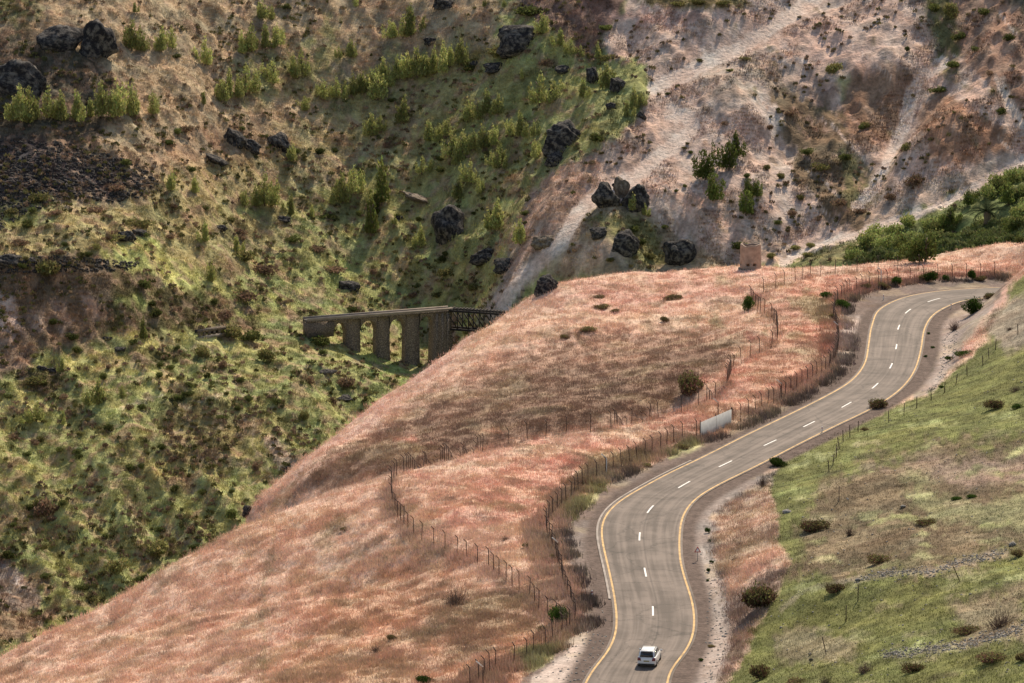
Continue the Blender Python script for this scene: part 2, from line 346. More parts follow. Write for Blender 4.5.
# second hill: darker oat straw plus painted shade on its valley face
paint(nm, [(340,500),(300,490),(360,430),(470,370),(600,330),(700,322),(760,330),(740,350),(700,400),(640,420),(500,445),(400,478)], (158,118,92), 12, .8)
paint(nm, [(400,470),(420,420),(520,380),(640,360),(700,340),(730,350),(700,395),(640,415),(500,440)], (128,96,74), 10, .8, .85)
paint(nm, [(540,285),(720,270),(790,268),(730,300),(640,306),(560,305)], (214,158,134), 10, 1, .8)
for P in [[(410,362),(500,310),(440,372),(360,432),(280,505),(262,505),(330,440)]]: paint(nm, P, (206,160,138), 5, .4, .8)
paint(nm, [(247,520),(300,496),(350,480),(395,468),(500,438),(620,412),(700,388),(690,370),(600,388),(480,415),(380,442),(300,476)], (126,94,72), 7, .6, .85)  # shade in the fold behind the front crest, painted as a dark band
paint(nm, [(244,527),(300,506),(350,486),(396,475),(480,452),(560,438),(640,423),(640,431),(560,448),(480,464),(398,488),(350,498),(300,518),(250,536)], (224,176,146), 4, .3, .75)  # sunlit rim of the front crest, painted as a bright strip
line(nm, [(270,505),(330,462),(390,425),(440,385)], (158,116,92), 3, 2, .5, .7)
line(nm, [(573,335),(590,350),(620,366),(650,388),(672,402)], (120,92,62), 2.2, 1.3, .7, .7)
line(nm, [(672,318),(662,345),(655,370)], (124,92,66), 2, 1.2, .8, .6)
line(nm, [(600,350),(640,362),(668,372)], (132,98,70), 2, 1.2, .8, .5)
for x, y in [(590,296),(640,290),(672,292),(700,284),(735,282),(770,284),(720,300),(655,286),(690,275),(760,300),(610,285)]:
    paint(nm, [(x - 20, y), (x, y - 2.5), (x + 20, y), (x, y + 2.5)], (160,122,92), 2.5, .8, .7)
# front hill
paint(nm, [(250,700),(330,590),(420,560),(520,600),(560,640),(480,700)], (176,128,92), 16, 1.3, .8)
paint(nm, [(420,590),(500,580),(550,610),(480,660),(420,640)], (132,106,76), 12, 1.2, .6)
paint(nm, [(308,545),(340,515),(350,520),(322,548)], (130,100,70), 4, .6, .7)
paint(nm, [(440,480),(560,450),(640,440),(600,480),(540,520),(450,530)], (206,140,114), 10, 1, .6)
paint(nm, [(470,505),(540,490),(540,510),(480,520)], RED, 6, 1, .7)
for _ in range(170):
    x, y = rng.uniform(0, 560), rng.uniform(480, 700); r = rng.uniform(4, 13)
    c = [(160,120,84),(226,172,140),(196,130,100),(146,116,80),(214,164,128)][rng.integers(5)]
    paint(nm, [(x - r * 1.6, y + r * .6), (x, y - r * .2), (x + r * 1.6, y - r * .6), (x, y + r * .3)], c, 3, 1.2, .5)
for _ in range(60):
    x, y = rng.uniform(390, 660), rng.uniform(430, 520); r = rng.uniform(4, 12)
    c = [(160,120,90),(222,164,136),(196,120,94),(150,128,84)][rng.integers(4)]
    paint(nm, [(x - r * 1.8, y), (x, y - r * .4), (x + r * 1.8, y), (x, y + r * .4)], c, 3, 1, .6)
line(nm, [(274,535),(272,560),(262,582),(263,610),(265,650),(262,700)], (132,120,78), 3, 1.5, .3, .6)
line(nm, [(345,575),(352,590),(362,600),(372,590),(400,575),(430,560)], (150,112,76), 2.5, 1.5, .5, .7)
# strip between the two fences
paint(nm, [(640,425),(700,400),(730,370),(778,345),(780,320),(757,305),(800,280),(900,268),(1030,262),(1030,275),(900,285),(850,300),(838,320),(840,350),(800,380),(740,410),(690,435)], (190,134,106), 5, .7)
paint(nm, [(760,345),(800,330),(830,330),(820,360),(790,380),(750,395)], (176,128,96), 5, .8, .7)
for P in [[(785,300),(830,292),(838,318),(815,325)],[(590,455),(640,445),(650,455),(570,500),(548,530),(560,560),(545,540),(545,515)],[(690,322),(715,315),(720,330)]]: paint(nm, P, (150,130,88), 5, .8, .8)
for _ in range(50):
    x, y = rng.uniform(700, 840), rng.uniform(285, 410); r = rng.uniform(3, 9)
    c = [(160,124,92),(212,152,124),(180,108,84),(150,132,92)][rng.integers(4)]
    paint(nm, [(x - r * 1.6, y), (x, y - r * .5), (x + r * 1.6, y), (x, y + r * .5)], c, 3, 1, .6)
# gravel verge left of the road
VRG=(108,90,81)
VPOLY = [(505,700),(522,678),(560,648),(582,620),(580,596),(570,565),(562,535),(572,508),(600,486),(640,466),(700,442),(745,424),(790,400),(828,376),(845,345),(838,318),(852,296),(880,286),(935,280),(1010,274),(1010,300),(700,470),(620,520),(625,620),(590,700)]
paint(nm, VPOLY, VRG, 2.5, .35)
paint(nm, [(520,690),(560,655),(590,622),(606,606),(606,640),(575,700)], (184,162,148), 4, .5, .8)
paint(nm, [(585,520),(600,540),(608,590),(590,590),(570,560),(565,540)], (128,112,104), 5, .5, .6)
paint(nm, [(840,312),(858,320),(862,355),(845,370),(835,350)], (178,154,142), 5, .6, .8)
line(nm, [(596,523),(600,550),(606,580),(608,600)], (190,172,160), 3, 1.2, .1, .7)
line(nm, [(577,600),(592,596),(604,600)], (90,74,66), 1.6, .8, .2, .8); line(nm, [(583,560),(590,580),(594,600)], (100,84,76), 1.6, .8, .2, .7)
for P in [[(560,512),(590,486),(612,478),(596,496),(566,522)],[(520,650),(545,645),(562,640),(548,660),(524,672)],[(655,455),(690,440),(700,446),(668,458)]]: paint(nm, P, (150,144,84), 3, .5, .9)
# right of the road
SAT = .58
paint(nm, [(660,700),(684,662),(697,636),(697,600),(686,560),(686,525),(700,500),(740,480),(770,468),(785,470),(765,500),(730,540),(728,600),(735,640),(715,700)], (132,114,104), 2.5, .3)
paint(nm, [(700,548),(716,560),(724,600),(728,640),(712,690),(700,700),(705,650),(708,600)], (160,138,124), 4, .5, .7)
paint(nm, [(712,520),(735,500),(768,482),(776,500),(776,560),(755,580),(735,590),(716,560)], (176,132,98), 5, .6)
paint(nm, [(740,560),(770,545),(778,556),(760,575),(742,576)], (210,154,120), 3, .5, .8); paint(nm, [(752,510),(768,505),(770,530),(756,535)], (206,156,122), 3, .5, .7)
paint(nm, [(730,600),(770,570),(800,566),(770,600),(748,640),(722,690),(714,690),(728,640)], (134,104,86), 4, .7, .9)
paint(nm, [(912,400),(928,360),(930,335),(945,315),(975,300),(1004,296),(985,325),(968,350),(940,385)], (142,120,108), 2.5, .4)
paint(nm, [(925,395),(940,372),(942,340),(955,330),(955,360),(940,385)], (164,142,128), 4, .5, .7)
paint(nm, [(925,335),(935,340),(932,370),(920,385)], (110,108,66), 2, .3, .8)
paint(nm, [(955,362),(965,340),(985,318),(1004,290),(1012,276),(1006,300),(990,325),(972,350)], (200,140,112), 3, .4)
SAT = .76
paint(nm, [(770,475),(786,455),(830,434),(868,416),(910,398),(935,388),(965,364),(985,340),(1000,312),(1012,282),(1030,266),(1500,100),(1500,900),(712,700),(735,668),(752,640),(770,600),(790,565),(778,540),(774,505)], MED, 3, .5)
paint(nm, [(985,325),(1005,300),(1144,270),(1144,330),(1030,345),(1000,352)], (140,124,106), 5, .6, .9)
paint(nm, [(790,575),(800,520),(830,480),(900,450),(960,440),(1144,430),(1144,560),(1000,555),(900,575),(850,580)], MBR, 14, 1.5, .85)
paint(nm, [(880,470),(940,460),(1144,455),(1144,478),(960,482)], (150,122,106), 6, .8, .7)
paint(nm, [(900,470),(960,500),(1144,490),(1144,545),(1000,530),(930,520)], (132,130,84), 10, 1.3, .7)
paint(nm, [(770,640),(800,628),(860,640),(850,660),(780,665)], (142,124,100), 6, 1, .6)
for P, w in [([(858,580),(890,572),(930,572),(960,562),(1005,552)], 7), ([(886,655),(920,650),(960,646),(1000,635),(1040,622)], 9), ([(780,610),(800,592),(860,576)], 5)]: line(nm, P, (160,142,124), w, 2, .3, .4)
for _ in range(130):
    x, y = rng.uniform(790, 1030), rng.uniform(400, 690); r = rng.uniform(3, 11)
    c = [(132,142,74),(172,174,112),(148,132,100),(160,164,96),(124,118,78)][rng.integers(5)]
    paint(nm, [(x - r * 1.8, y + 2), (x, y - r * .3), (x + r * 1.8, y - 2), (x, y + r * .3)], c, 3, 1.2, .5)
paint(nm, [(955,600),(1024,585),(1024,640),(960,640)], (134,112,96), 8, 1, .6)

PXf, PYf = project(GX, GY, Z)
n1 = fbm(GX, GY, 3.0, 3, 20)
def sample(img, k):
    j = 5.0 * k
    a = np.clip((PXf + (n1 - .5) * j).astype(np.int32) + MG, 0, MW - 1); b = np.clip((PYf + (vnoise(GX, GY, 1.2, 4) - .5) * j).astype(np.int32) + MG, 0, MH - 1)
    return img[b, a]
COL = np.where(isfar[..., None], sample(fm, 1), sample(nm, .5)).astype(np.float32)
print('albedo', round(time.time() - T0, 1))

# relief in metres (tussocks, rills, clods)
pinkness = np.clip((COL[..., 0] / (COL[..., 1] + 1e-3) - 1.05) * 1.6, 0, 1)
paleness = np.clip((COL.sum(-1) - .95) * 2.2, 0, 1)
greenn = np.clip((COL[..., 1] / (COL[..., 0] + 1e-3) - .78) * 4, 0, 1)
def blur(A, ny, nx):
    for ax, n in ((0, ny), (1, nx)):
        c = np.cumsum(np.pad(A, [(n + 1, n) if i == ax else (0, 0) for i in (0, 1)], mode='edge'), axis=ax, dtype=np.float64)
        A = ((c[2 * n + 1:] - c[:-2 * n - 1]) if ax == 0 else (c[:, 2 * n + 1:] - c[:, :-2 * n - 1])) / (2 * n + 1)
    return A.astype(np.float32)
paleness = blur(blur(paleness, 5, 9), 5, 9)
f1 = fbm(GX, GY, 9, 3, 30); f2 = vnoise(GX, GY, 2.2, 31) ; f3 = vnoise(GX, GY, 1.3, 33)
bump_far = (1 - .75 * paleness) * ((f1 - .5) * 2.6 + (np.abs(fbm(GX, GY, 26, 2, 35) - .5)) * 5) + (1 - paleness) * (np.maximum(f2 - .45, 0) * 1.7 + (f3 - .5) * .5)
pr = GX * .90 + GY * .42; al_ = (GY * .9 - GX * .42) * .22
bump_far += (1 - paleness) * (.35 + .65 * (1 - sstep(930, 975, GY))) * (1 - np.abs(vnoise(pr + n1 * 3, al_, 11, 44) - .5) * 2 - .5) * 3.8
bump_far += (1 - paleness) * (1 - np.abs(vnoise(pr + n1 * 2, al_, 4.5, 46) - .5) * 2 - .5) * 1.2
bdist = polydist(GX, GY, [atZ(296, 320.2, -71)[:2], atZ(448, 308.5, -71)[:2], atZ(524, 313.5, -71)[:2]])
bump_far = bump_far * (.15 + .85 * sstep(8, 34, bdist)) - 2.2 * (1 - sstep(4, 30, bdist))
# gullies running down the eroded slope (diagonal)
q = (GX * .83 + GY * .25); rill = np.abs(vnoise(q + n1 * 1.6, (GX * -.3 + GY) * .10, 5.5, 40) - .5) * 2
bump_far += paleness * ((1 - rill) * -1.2 + (f2 - .5) * .3)
g1 = fbm(GX, GY * .8, 7, 3, 50); g2 = vnoise(GX + GY * .35, GY, .9, 51); g3 = vnoise(GX, GY, .45, 52)
wild = onroad * np.clip((rd - 6) / 14, .15, 1)
bump_near = wild * (((g1 - .5) * 1.05 + (fbm(GX * 1.0 + GY * .5, GY * .45 - GX * .3, 5, 2, 55) - .5) * .8) * sstep(5, 22, rd) + (g2 - .5) * .22 + (g3 - .5) * .12) * (1 - .45 * greenn)
del f1, q
tmk = np.zeros((MH, MW), np.float32)
for P, w in TRACKS: tmk = np.maximum(tmk, 1 - sstep(w * .5, w * .5 + 5, polydist(xx + wob[0] * .15, yy + wob[1] * .15, P)))
tm = tmk[np.clip(PYf.astype(np.int32) + MG, 0, MH - 1), np.clip(PXf.astype(np.int32) + MG, 0, MW - 1)]
tm = blur(tm, 3, 3); bump_far = bump_far * (1 - .85 * tm) - .5 * tm
Z = Z + np.where(isfar, bump_far, bump_near)
PXf, PYf = project(GX, GY, Z)
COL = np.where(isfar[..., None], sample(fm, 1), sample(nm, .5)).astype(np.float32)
# local tone variation of the plants and soil themselves
c1 = fbm(GX, GY, 5, 3, 60); c2 = vnoise(GX, GY, .7, 61); c3 = vnoise(GX, GY, 1.6, 62)
tf = np.where(paleness > .5, .84 + .16 * c1 + .12 * c3, .46 + .48 * c1 + .46 * c3 + .22 * c2); tn = .66 + .38 * c1 + .34 * c2 * .8 + .16 * c3
tf = tf * (1 - .35 * (1 - paleness) * sstep(.5, .8, f2))
COL *= np.where(isfar, tf, tn)[..., None]
straw = (~isfar) * (pinkness > .25) * sstep(.50, .68, fbm(GX, GY, 5, 4, 66)) * .35
dry = (~isfar) * (pinkness > .25) * sstep(.60, .72, fbm(GX, GY, 2.6, 3, 68)) * .4
COL = COL * (1 - straw[..., None]) + lin((172,150,112)) * straw[..., None] * (.7 + .5 * c2)[..., None]
COL = COL * (1 - dry[..., None]) + lin((112,90,68)) * dry[..., None]
COL *= np.where((~isfar) & (pinkness <= .25) & (rd > 6.6), .30 + 1.35 * fbm(GX, GY, 2.0, 4, 67), 1)[..., None]
tus = isfar * (paleness < .5) * (GX < 22) * sstep(.52, .66, fbm(GX, GY, 2.4, 3, 71)) * .6
COL = COL * (1 - tus[..., None]) + lin((150, 118, 92)) * tus[..., None] * (.6 + .8 * c2)[..., None]
hue = (fbm(GX, GY, 4, 2, 70) - .5)[..., None]
COL *= 1 + hue * np.array([.3, 0.02, -.1]) * np.where(isfar, 1.0, .5)[..., None]
KF, KN = 1.38, 1.32
COL *= np.where(isfar, KF, KN)[..., None]
vb = ((1 - sstep(5.4, 6.6, rd)) * (~isfar))[..., None]
COL = COL * (1 - vb) + lin(VRG) * (.8 + .4 * c2)[..., None] * vb
COL *= np.where(isfar, 1 - .16 * paleness, 1)[..., None]
COL *= np.minimum(1, .70 / COL.max(-1, keepdims=True))
PXf, PYf = project(GX, GY, Z)
# visibility along each column of the fan
cm = np.minimum.accumulate(PYf, axis=0)
prev = np.vstack([np.full((1, len(U)), 1e9), cm[:-1]])
VISW = np.clip(prev - PYf, 0, 4)
VISW[(PXf < -30) | (PXf > 1054) | (PYf < -25) | (PYf > 705)] = 0
print('relief', round(time.time() - T0, 1))

def hit(px, py):
    """first point of the ground under a view direction"""
    u, w = ray(px, py)
    j = np.clip((u + .15) / .00026 + 23, 0, len(U) - 1)
    j = int(np.argmin(np.abs(U - u)))
    zr = H + w * Y
    idx = np.where((Z[:, j] >= zr) & (Y > 310))[0]
    i = idx[0] if len(idx) else len(Y) - 1
    a, b = Z[i - 1, j] - zr[i - 1], Z[i, j] - zr[i]
    t = a / (a - b) if a != b else 0
    y = Y[i - 1] + (Y[i] - Y[i - 1]) * t
    return np.array([u * y, y, H + w * y])
def gz(x, y):
    u = x / y; j = np.clip(np.searchsorted(U, u) - 1, 0, len(U) - 2); i = np.clip(np.searchsorted(Y, y) - 1, 0, len(Y) - 2)
    tu = (u - U[j]) / (U[j + 1] - U[j]); ty = (y - Y[i]) / (Y[i + 1] - Y[i])
    return (Z[i, j] * (1 - tu) + Z[i, j + 1] * tu) * (1 - ty) + (Z[i + 1, j] * (1 - tu) + Z[i + 1, j + 1] * tu) * ty

# ------------------------------------------------------------------ materials
def newmat(name):
    m = bpy.data.materials.new(name); m.use_nodes = True; nt = m.node_tree
    return m, nt, nt.nodes['Principled BSDF']
def ground_mat(name, nscale, bump, rough=.95):
    m, nt, p = newmat(name); N = nt.nodes; L = nt.links
    at = N.new('ShaderNodeAttribute'); at.attribute_name = 'Col'
    g = N.new('ShaderNodeNewGeometry')
    nz_ = N.new('ShaderNodeTexNoise'); nz_.inputs['Scale'].default_value = nscale; nz_.inputs['Detail'].default_value = 4; nz_.inputs['Roughness'].default_value = .7
    L.new(g.outputs['Position'], nz_.inputs['Vector'])
    mr = N.new('ShaderNodeMapRange'); mr.inputs[1].default_value = .3; mr.inputs[2].default_value = .7; mr.inputs[3].default_value = .62; mr.inputs[4].default_value = 1.3
    L.new(nz_.outputs[0], mr.inputs[0])
    mx = N.new('ShaderNodeVectorMath'); mx.operation = 'SCALE'
    L.new(at.outputs['Color'], mx.inputs[0]); L.new(mr.outputs[0], mx.inputs['Scale'])
    L.new(mx.outputs[0], p.inputs['Base Color'])
    b = N.new('ShaderNodeBump'); b.inputs['Strength'].default_value = 1; b.inputs['Distance'].default_value = bump
    L.new(nz_.outputs[0], b.inputs['Height']); L.new(b.outputs[0], p.inputs['Normal'])
    p.inputs['Roughness'].default_value = rough; p.inputs['Specular IOR Level'].default_value = .1
    return m
def leaf_mat(name, trans=.3, var=.35):
    m, nt, p = newmat(name); N = nt.nodes; L = nt.links; N.remove(p)
    at = N.new('ShaderNodeAttribute'); at.attribute_name = 'Col'
    oi = N.new('ShaderNodeObjectInfo')
    mr = N.new('ShaderNodeMapRange'); mr.inputs[3].default_value = 1 - var; mr.inputs[4].default_value = 1 + var
    L.new(oi.outputs['Random'], mr.inputs[0])
    mx = N.new('ShaderNodeVectorMath'); mx.operation = 'SCALE'; L.new(at.outputs['Color'], mx.inputs[0]); L.new(mr.outputs[0], mx.inputs['Scale'])
    d = N.new('ShaderNodeBsdfDiffuse'); t = N.new('ShaderNodeBsdfTranslucent'); ms = N.new('ShaderNodeMixShader'); ms.inputs[0].default_value = trans
    L.new(mx.outputs[0], d.inputs[0]); L.new(mx.outputs[0], t.inputs[0]); L.new(d.outputs[0], ms.inputs[1]); L.new(t.outputs[0], ms.inputs[2])
    L.new(ms.outputs[0], N['Material Output'].inputs[0])
    return m
def plain(name, c, rough=.6, metal=0, var=.25, scale=3, bump=0, spec=.5):
    m, nt, p = newmat(name); N = nt.nodes; L = nt.links
    tc = N.new('ShaderNodeTexCoord'); nz_ = N.new('ShaderNodeTexNoise'); nz_.inputs['Scale'].default_value = scale; nz_.inputs['Detail'].default_value = 5
    L.new(tc.outputs['Object'], nz_.inputs['Vector'])
    r = N.new('ShaderNodeValToRGB'); r.color_ramp.elements[0].position = .3; r.color_ramp.elements[1].position = .7
    r.color_ramp.elements[0].color = tuple(np.array(c) * (1 - var)) + (1,); r.color_ramp.elements[1].color = tuple(np.minimum(np.array(c) * (1 + var), 1)) + (1,)
    L.new(nz_.outputs[0], r.inputs[0]); L.new(r.outputs[0], p.inputs['Base Color'])
    p.inputs['Roughness'].default_value = rough; p.inputs['Metallic'].default_value = metal; p.inputs['Specular IOR Level'].default_value = spec
    if bump:
        b = N.new('ShaderNodeBump'); b.inputs['Distance'].default_value = bump; L.new(nz_.outputs[0], b.inputs['Height']); L.new(b.outputs[0], p.inputs['Normal'])
    return m
M_near = ground_mat('dry ground', 1.6, .10); M_far = ground_mat('hillside ground', .9, .5); M_grav = ground_mat('gravel', 2.2, .08)
M_leaf = leaf_mat('foliage', .42); M_grass = leaf_mat('grass blades', .15, 0); M_twig = leaf_mat('bare twigs', .05)

# ------------------------------------------------------------------ mesh helpers
def mesh_np(name, V, tris, mat, cols=None, quads=None, smooth_=False, parent=None):
    V = np.asarray(V, np.float32); me = bpy.data.meshes.new(name)
    fs = []; tot = []
    if tris is not None and len(tris): fs.append(np.asarray(tris, np.int32).ravel()); tot.append(np.full(len(tris), 3, np.int32))
    if quads is not None and len(quads): fs.append(np.asarray(quads, np.int32).ravel()); tot.append(np.full(len(quads), 4, np.int32))
    fs = np.concatenate(fs); tot = np.concatenate(tot); st = np.r_[0, np.cumsum(tot)[:-1]].astype(np.int32)
    me.vertices.add(len(V)); me.vertices.foreach_set('co', V.ravel())
    me.loops.add(len(fs)); me.loops.foreach_set('vertex_index', fs)
    me.polygons.add(len(tot)); me.polygons.foreach_set('loop_start', st); me.polygons.foreach_set('loop_total', tot)
    me.update(calc_edges=True)
    if smooth_: me.polygons.foreach_set('use_smooth', np.ones(len(tot), bool))
    if cols is not None:
        a = me.color_attributes.new('Col', 'FLOAT_COLOR', 'POINT')
        c4 = np.ones((len(V), 4), np.float32); c4[:, :3] = cols; a.data.foreach_set('color', c4.ravel())
    me.materials.append(mat)
    o = bpy.data.objects.new(name, me); C.objects.link(o)
    if parent: o.parent = parent
    return o
def tag(o, label=None, cat=None, group=None, kind=None):
    if label: o['label'] = label
    if cat: o['category'] = cat
    if group: o['group'] = group
    if kind: o['kind'] = kind
    return o
def empty(name, loc, label, cat, group=None, rz=0):
    o = bpy.data.objects.new(name, None); C.objects.link(o); o.location = tuple(loc); o.rotation_euler = (0, 0, rz); o.empty_display_size = .2
    return tag(o, label, cat, group)
class MB:
    def __init__(s): s.v = []; s.q = []; s.t = []; s.n = 0
    def add(s, V, quads=(), tris=()):
        s.v.append(np.asarray(V, float)); s.q += [[i + s.n for i in f] for f in quads]; s.t += [[i + s.n for i in f] for f in tris]; s.n += len(V)
    def box(s, a, b, R=None, o=None):
        (x0, y0, z0), (x1, y1, z1) = a, b
        V = np.array([(x0,y0,z0),(x1,y0,z0),(x1,y1,z0),(x0,y1,z0),(x0,y0,z1),(x1,y0,z1),(x1,y1,z1),(x0,y1,z1)], float)
        if R is not None: V = V @ np.array(R).T
        if o is not None: V = V + np.array(o)
        s.add(V, [(0,3,2,1),(4,5,6,7),(0,1,5,4),(1,2,6,5),(2,3,7,6),(3,0,4,7)])
    def bar(s, p, q, w, h=None, n=4):
        p = np.array(p, float); q = np.array(q, float); h = h or w; d = q - p; L = np.linalg.norm(d)
        if L < 1e-6: return
        d /= L; up = np.array([0, 0, 1.]) if abs(d[2]) < .9 else np.array([1., 0, 0]); a = np.cross(d, up); a /= np.linalg.norm(a); b = np.cross(a, d)
        ang = (np.arange(n) + .5) * 2 * np.pi / n; k = 1 / math.cos(np.pi / n)
        ring = np.array([a * math.cos(t) * w / 2 * k + b * math.sin(t) * h / 2 * k for t in ang])
        s.add(np.vstack([p + ring, q + ring]), [(i, (i + 1) % n, (i + 1) % n + n, i + n) for i in range(n)] + ([tuple(range(n))[::-1], tuple(range(n, 2 * n))] if n == 4 else []), [] if n == 4 else [(0, i + 1, i) for i in range(1, n - 1)] + [(n, n + i, n + i + 1) for i in range(1, n - 1)])
    def loft(s, rings, caps=True):
        n = len(rings[0]); V = np.vstack(rings); Q = []
        for r in range(len(rings) - 1):
            for i in range(n): j = (i + 1) % n; Q.append((r * n + i, r * n + j, (r + 1) * n + j, (r + 1) * n + i))
        Tt = []
        if caps:
            e = (len(rings) - 1) * n
            Tt = [(0, i + 1, i) for i in range(1, n - 1)] + [(e, e + i, e + i + 1) for i in range(1, n - 1)]
        s.add(V, Q, Tt)
    def build(s, name, mat, parent=None, smooth_=False):
        return mesh_np(name, np.vstack(s.v), s.t, mat, None, s.q, smooth_, parent)

# ------------------------------------------------------------------ the ground sheet, split by what it is
fc = COL[:-1, :-1]
far_f = isfar[:-1, :-1]
cpx = PXf[:-1, :-1]; cpy = PYf[:-1, :-1]
trm = np.zeros((MH, MW), bool)
for P, w in TRACKS[:3]: trm |= polydist(xx + wob[0] * .15, yy + wob[1] * .15, P) + wf * 3 < w / 2
ii = np.clip(cpx.astype(int) + MG, 0, MW - 1); jj = np.clip(cpy.astype(int) + MG, 0, MH - 1)
trk = trm[jj, ii] & far_f
pale = far_f & ~trk & (cpx > 600) & (GY[:-1, :-1] > 930) | (far_f & ~trk & (cpx > 500) & (paleness[:-1, :-1] > .3))
vg = np.zeros((MH, MW), bool); vg |= inside(VPOLY, xx + wob[0] * .35, yy + wob[1] * .35)
vr = inside([(660,700),(684,662),(697,636),(697,600),(686,560),(686,525),(700,500),(740,480),(770,468),(765,480),(718,510),(712,545),(726,600),(735,640),(715,700)], xx, yy) | inside([(912,400),(928,360),(930,335),(945,315),(975,300),(1004,296),(985,325),(958,350),(940,385)], xx, yy)
verge = ~far_f & (vg[jj, ii] | vr[jj, ii] | (rd[:-1, :-1] < 5.2)) & (rd[:-1, :-1] < 60)
med = inside([(770,475),(786,455),(830,434),(868,416),(910,398),(935,388),(965,364),(985,340),(1000,312),(1012,282),(1030,266),(1144,200),(1144,803),(712,803),(712,700),(735,668),(752,640),(770,600),(790,565),(778,540),(774,505)], xx + wob[0] * .3, yy + wob[1] * .3)[jj, ii] & ~far_f & ~verge
front = ~far_f & ~verge & ~med
cls = np.zeros(fc.shape[:2], np.int8)
cls[front] = 1; cls[med] = 2; cls[verge] = 3; cls[pale] = 4; cls[trk] = 5
ids = np.arange(GX.size, dtype=np.int32).reshape(GX.shape)
a, b, c, d = ids[:-1, :-1], ids[:-1, 1:], ids[1:, 1:], ids[1:, :-1]
P3 = np.stack([GX, GY, Z], -1).reshape(-1, 3); CC = COL.reshape(-1, 3)
for code, nmn, mt in [(0, 'hillside', M_far), (1, 'dry_grass_hill', M_near), (2, 'meadow', M_near), (3, 'road_verge', M_grav), (4, 'eroded_slope', M_far), (5, 'dirt_path', M_far)]:
    mm = cls == code; Q = np.stack([a[mm], b[mm], c[mm], d[mm]], 1)
    used = np.zeros(len(P3), bool); used[Q.ravel()] = True; remap = np.cumsum(used).astype(np.int32) - 1
    o = mesh_np(nmn, P3[used], None, mt, CC[used], remap[Q], True); tag(o, kind='structure')
print('ground', round(time.time() - T0, 1))

# ------------------------------------------------------------------ road
def strip(name, mat, l0, l1, z, s0=0, s1=None, parent=None, nx=2, wear=0):
    s1 = s1 or RS[-1] - 1; S = np.arange(s0, s1 + .01, 1.0 if s1 - s0 > 12 else .5)
    def P(s, f):
        x = np.interp(s, RS, RC[:, 0]); y = np.interp(s, RS, RC[:, 1]); nx_ = np.interp(s, RS, RN[:, 0]); ny_ = np.interp(s, RS, RN[:, 1])
        wl = np.interp(s, RS, WL); wr = np.interp(s, RS, WR)
        off = f(wl, wr); return np.stack([x + nx_ * off, y + ny_ * off], 1)
    A, B = P(S, l0), P(S, l1); rows = []
    for k in range(nx):
        t = k / (nx - 1); rows.append(np.c_[A * (1 - t) + B * t, np.full(len(S), z)])
    V = np.stack(rows, 1).reshape(-1, 3); Q = []
    for i in range(len(S) - 1):
        for k in range(nx - 1): Q.append((i * nx + k, i * nx + k + 1, (i + 1) * nx + k + 1, (i + 1) * nx + k))
    o = mesh_np(name, V, None, mat, None, Q, False, parent)
    uv = o.data.uv_layers.new(name='lane'); vals = np.zeros((len(Q) * 4, 2), np.float32); q = np.array(Q).ravel()
    vals[:, 0] = (q % nx) / (nx - 1); vals[:, 1] = S[q // nx] / 8; uv.data.foreach_set('uv', vals.ravel())
    return o
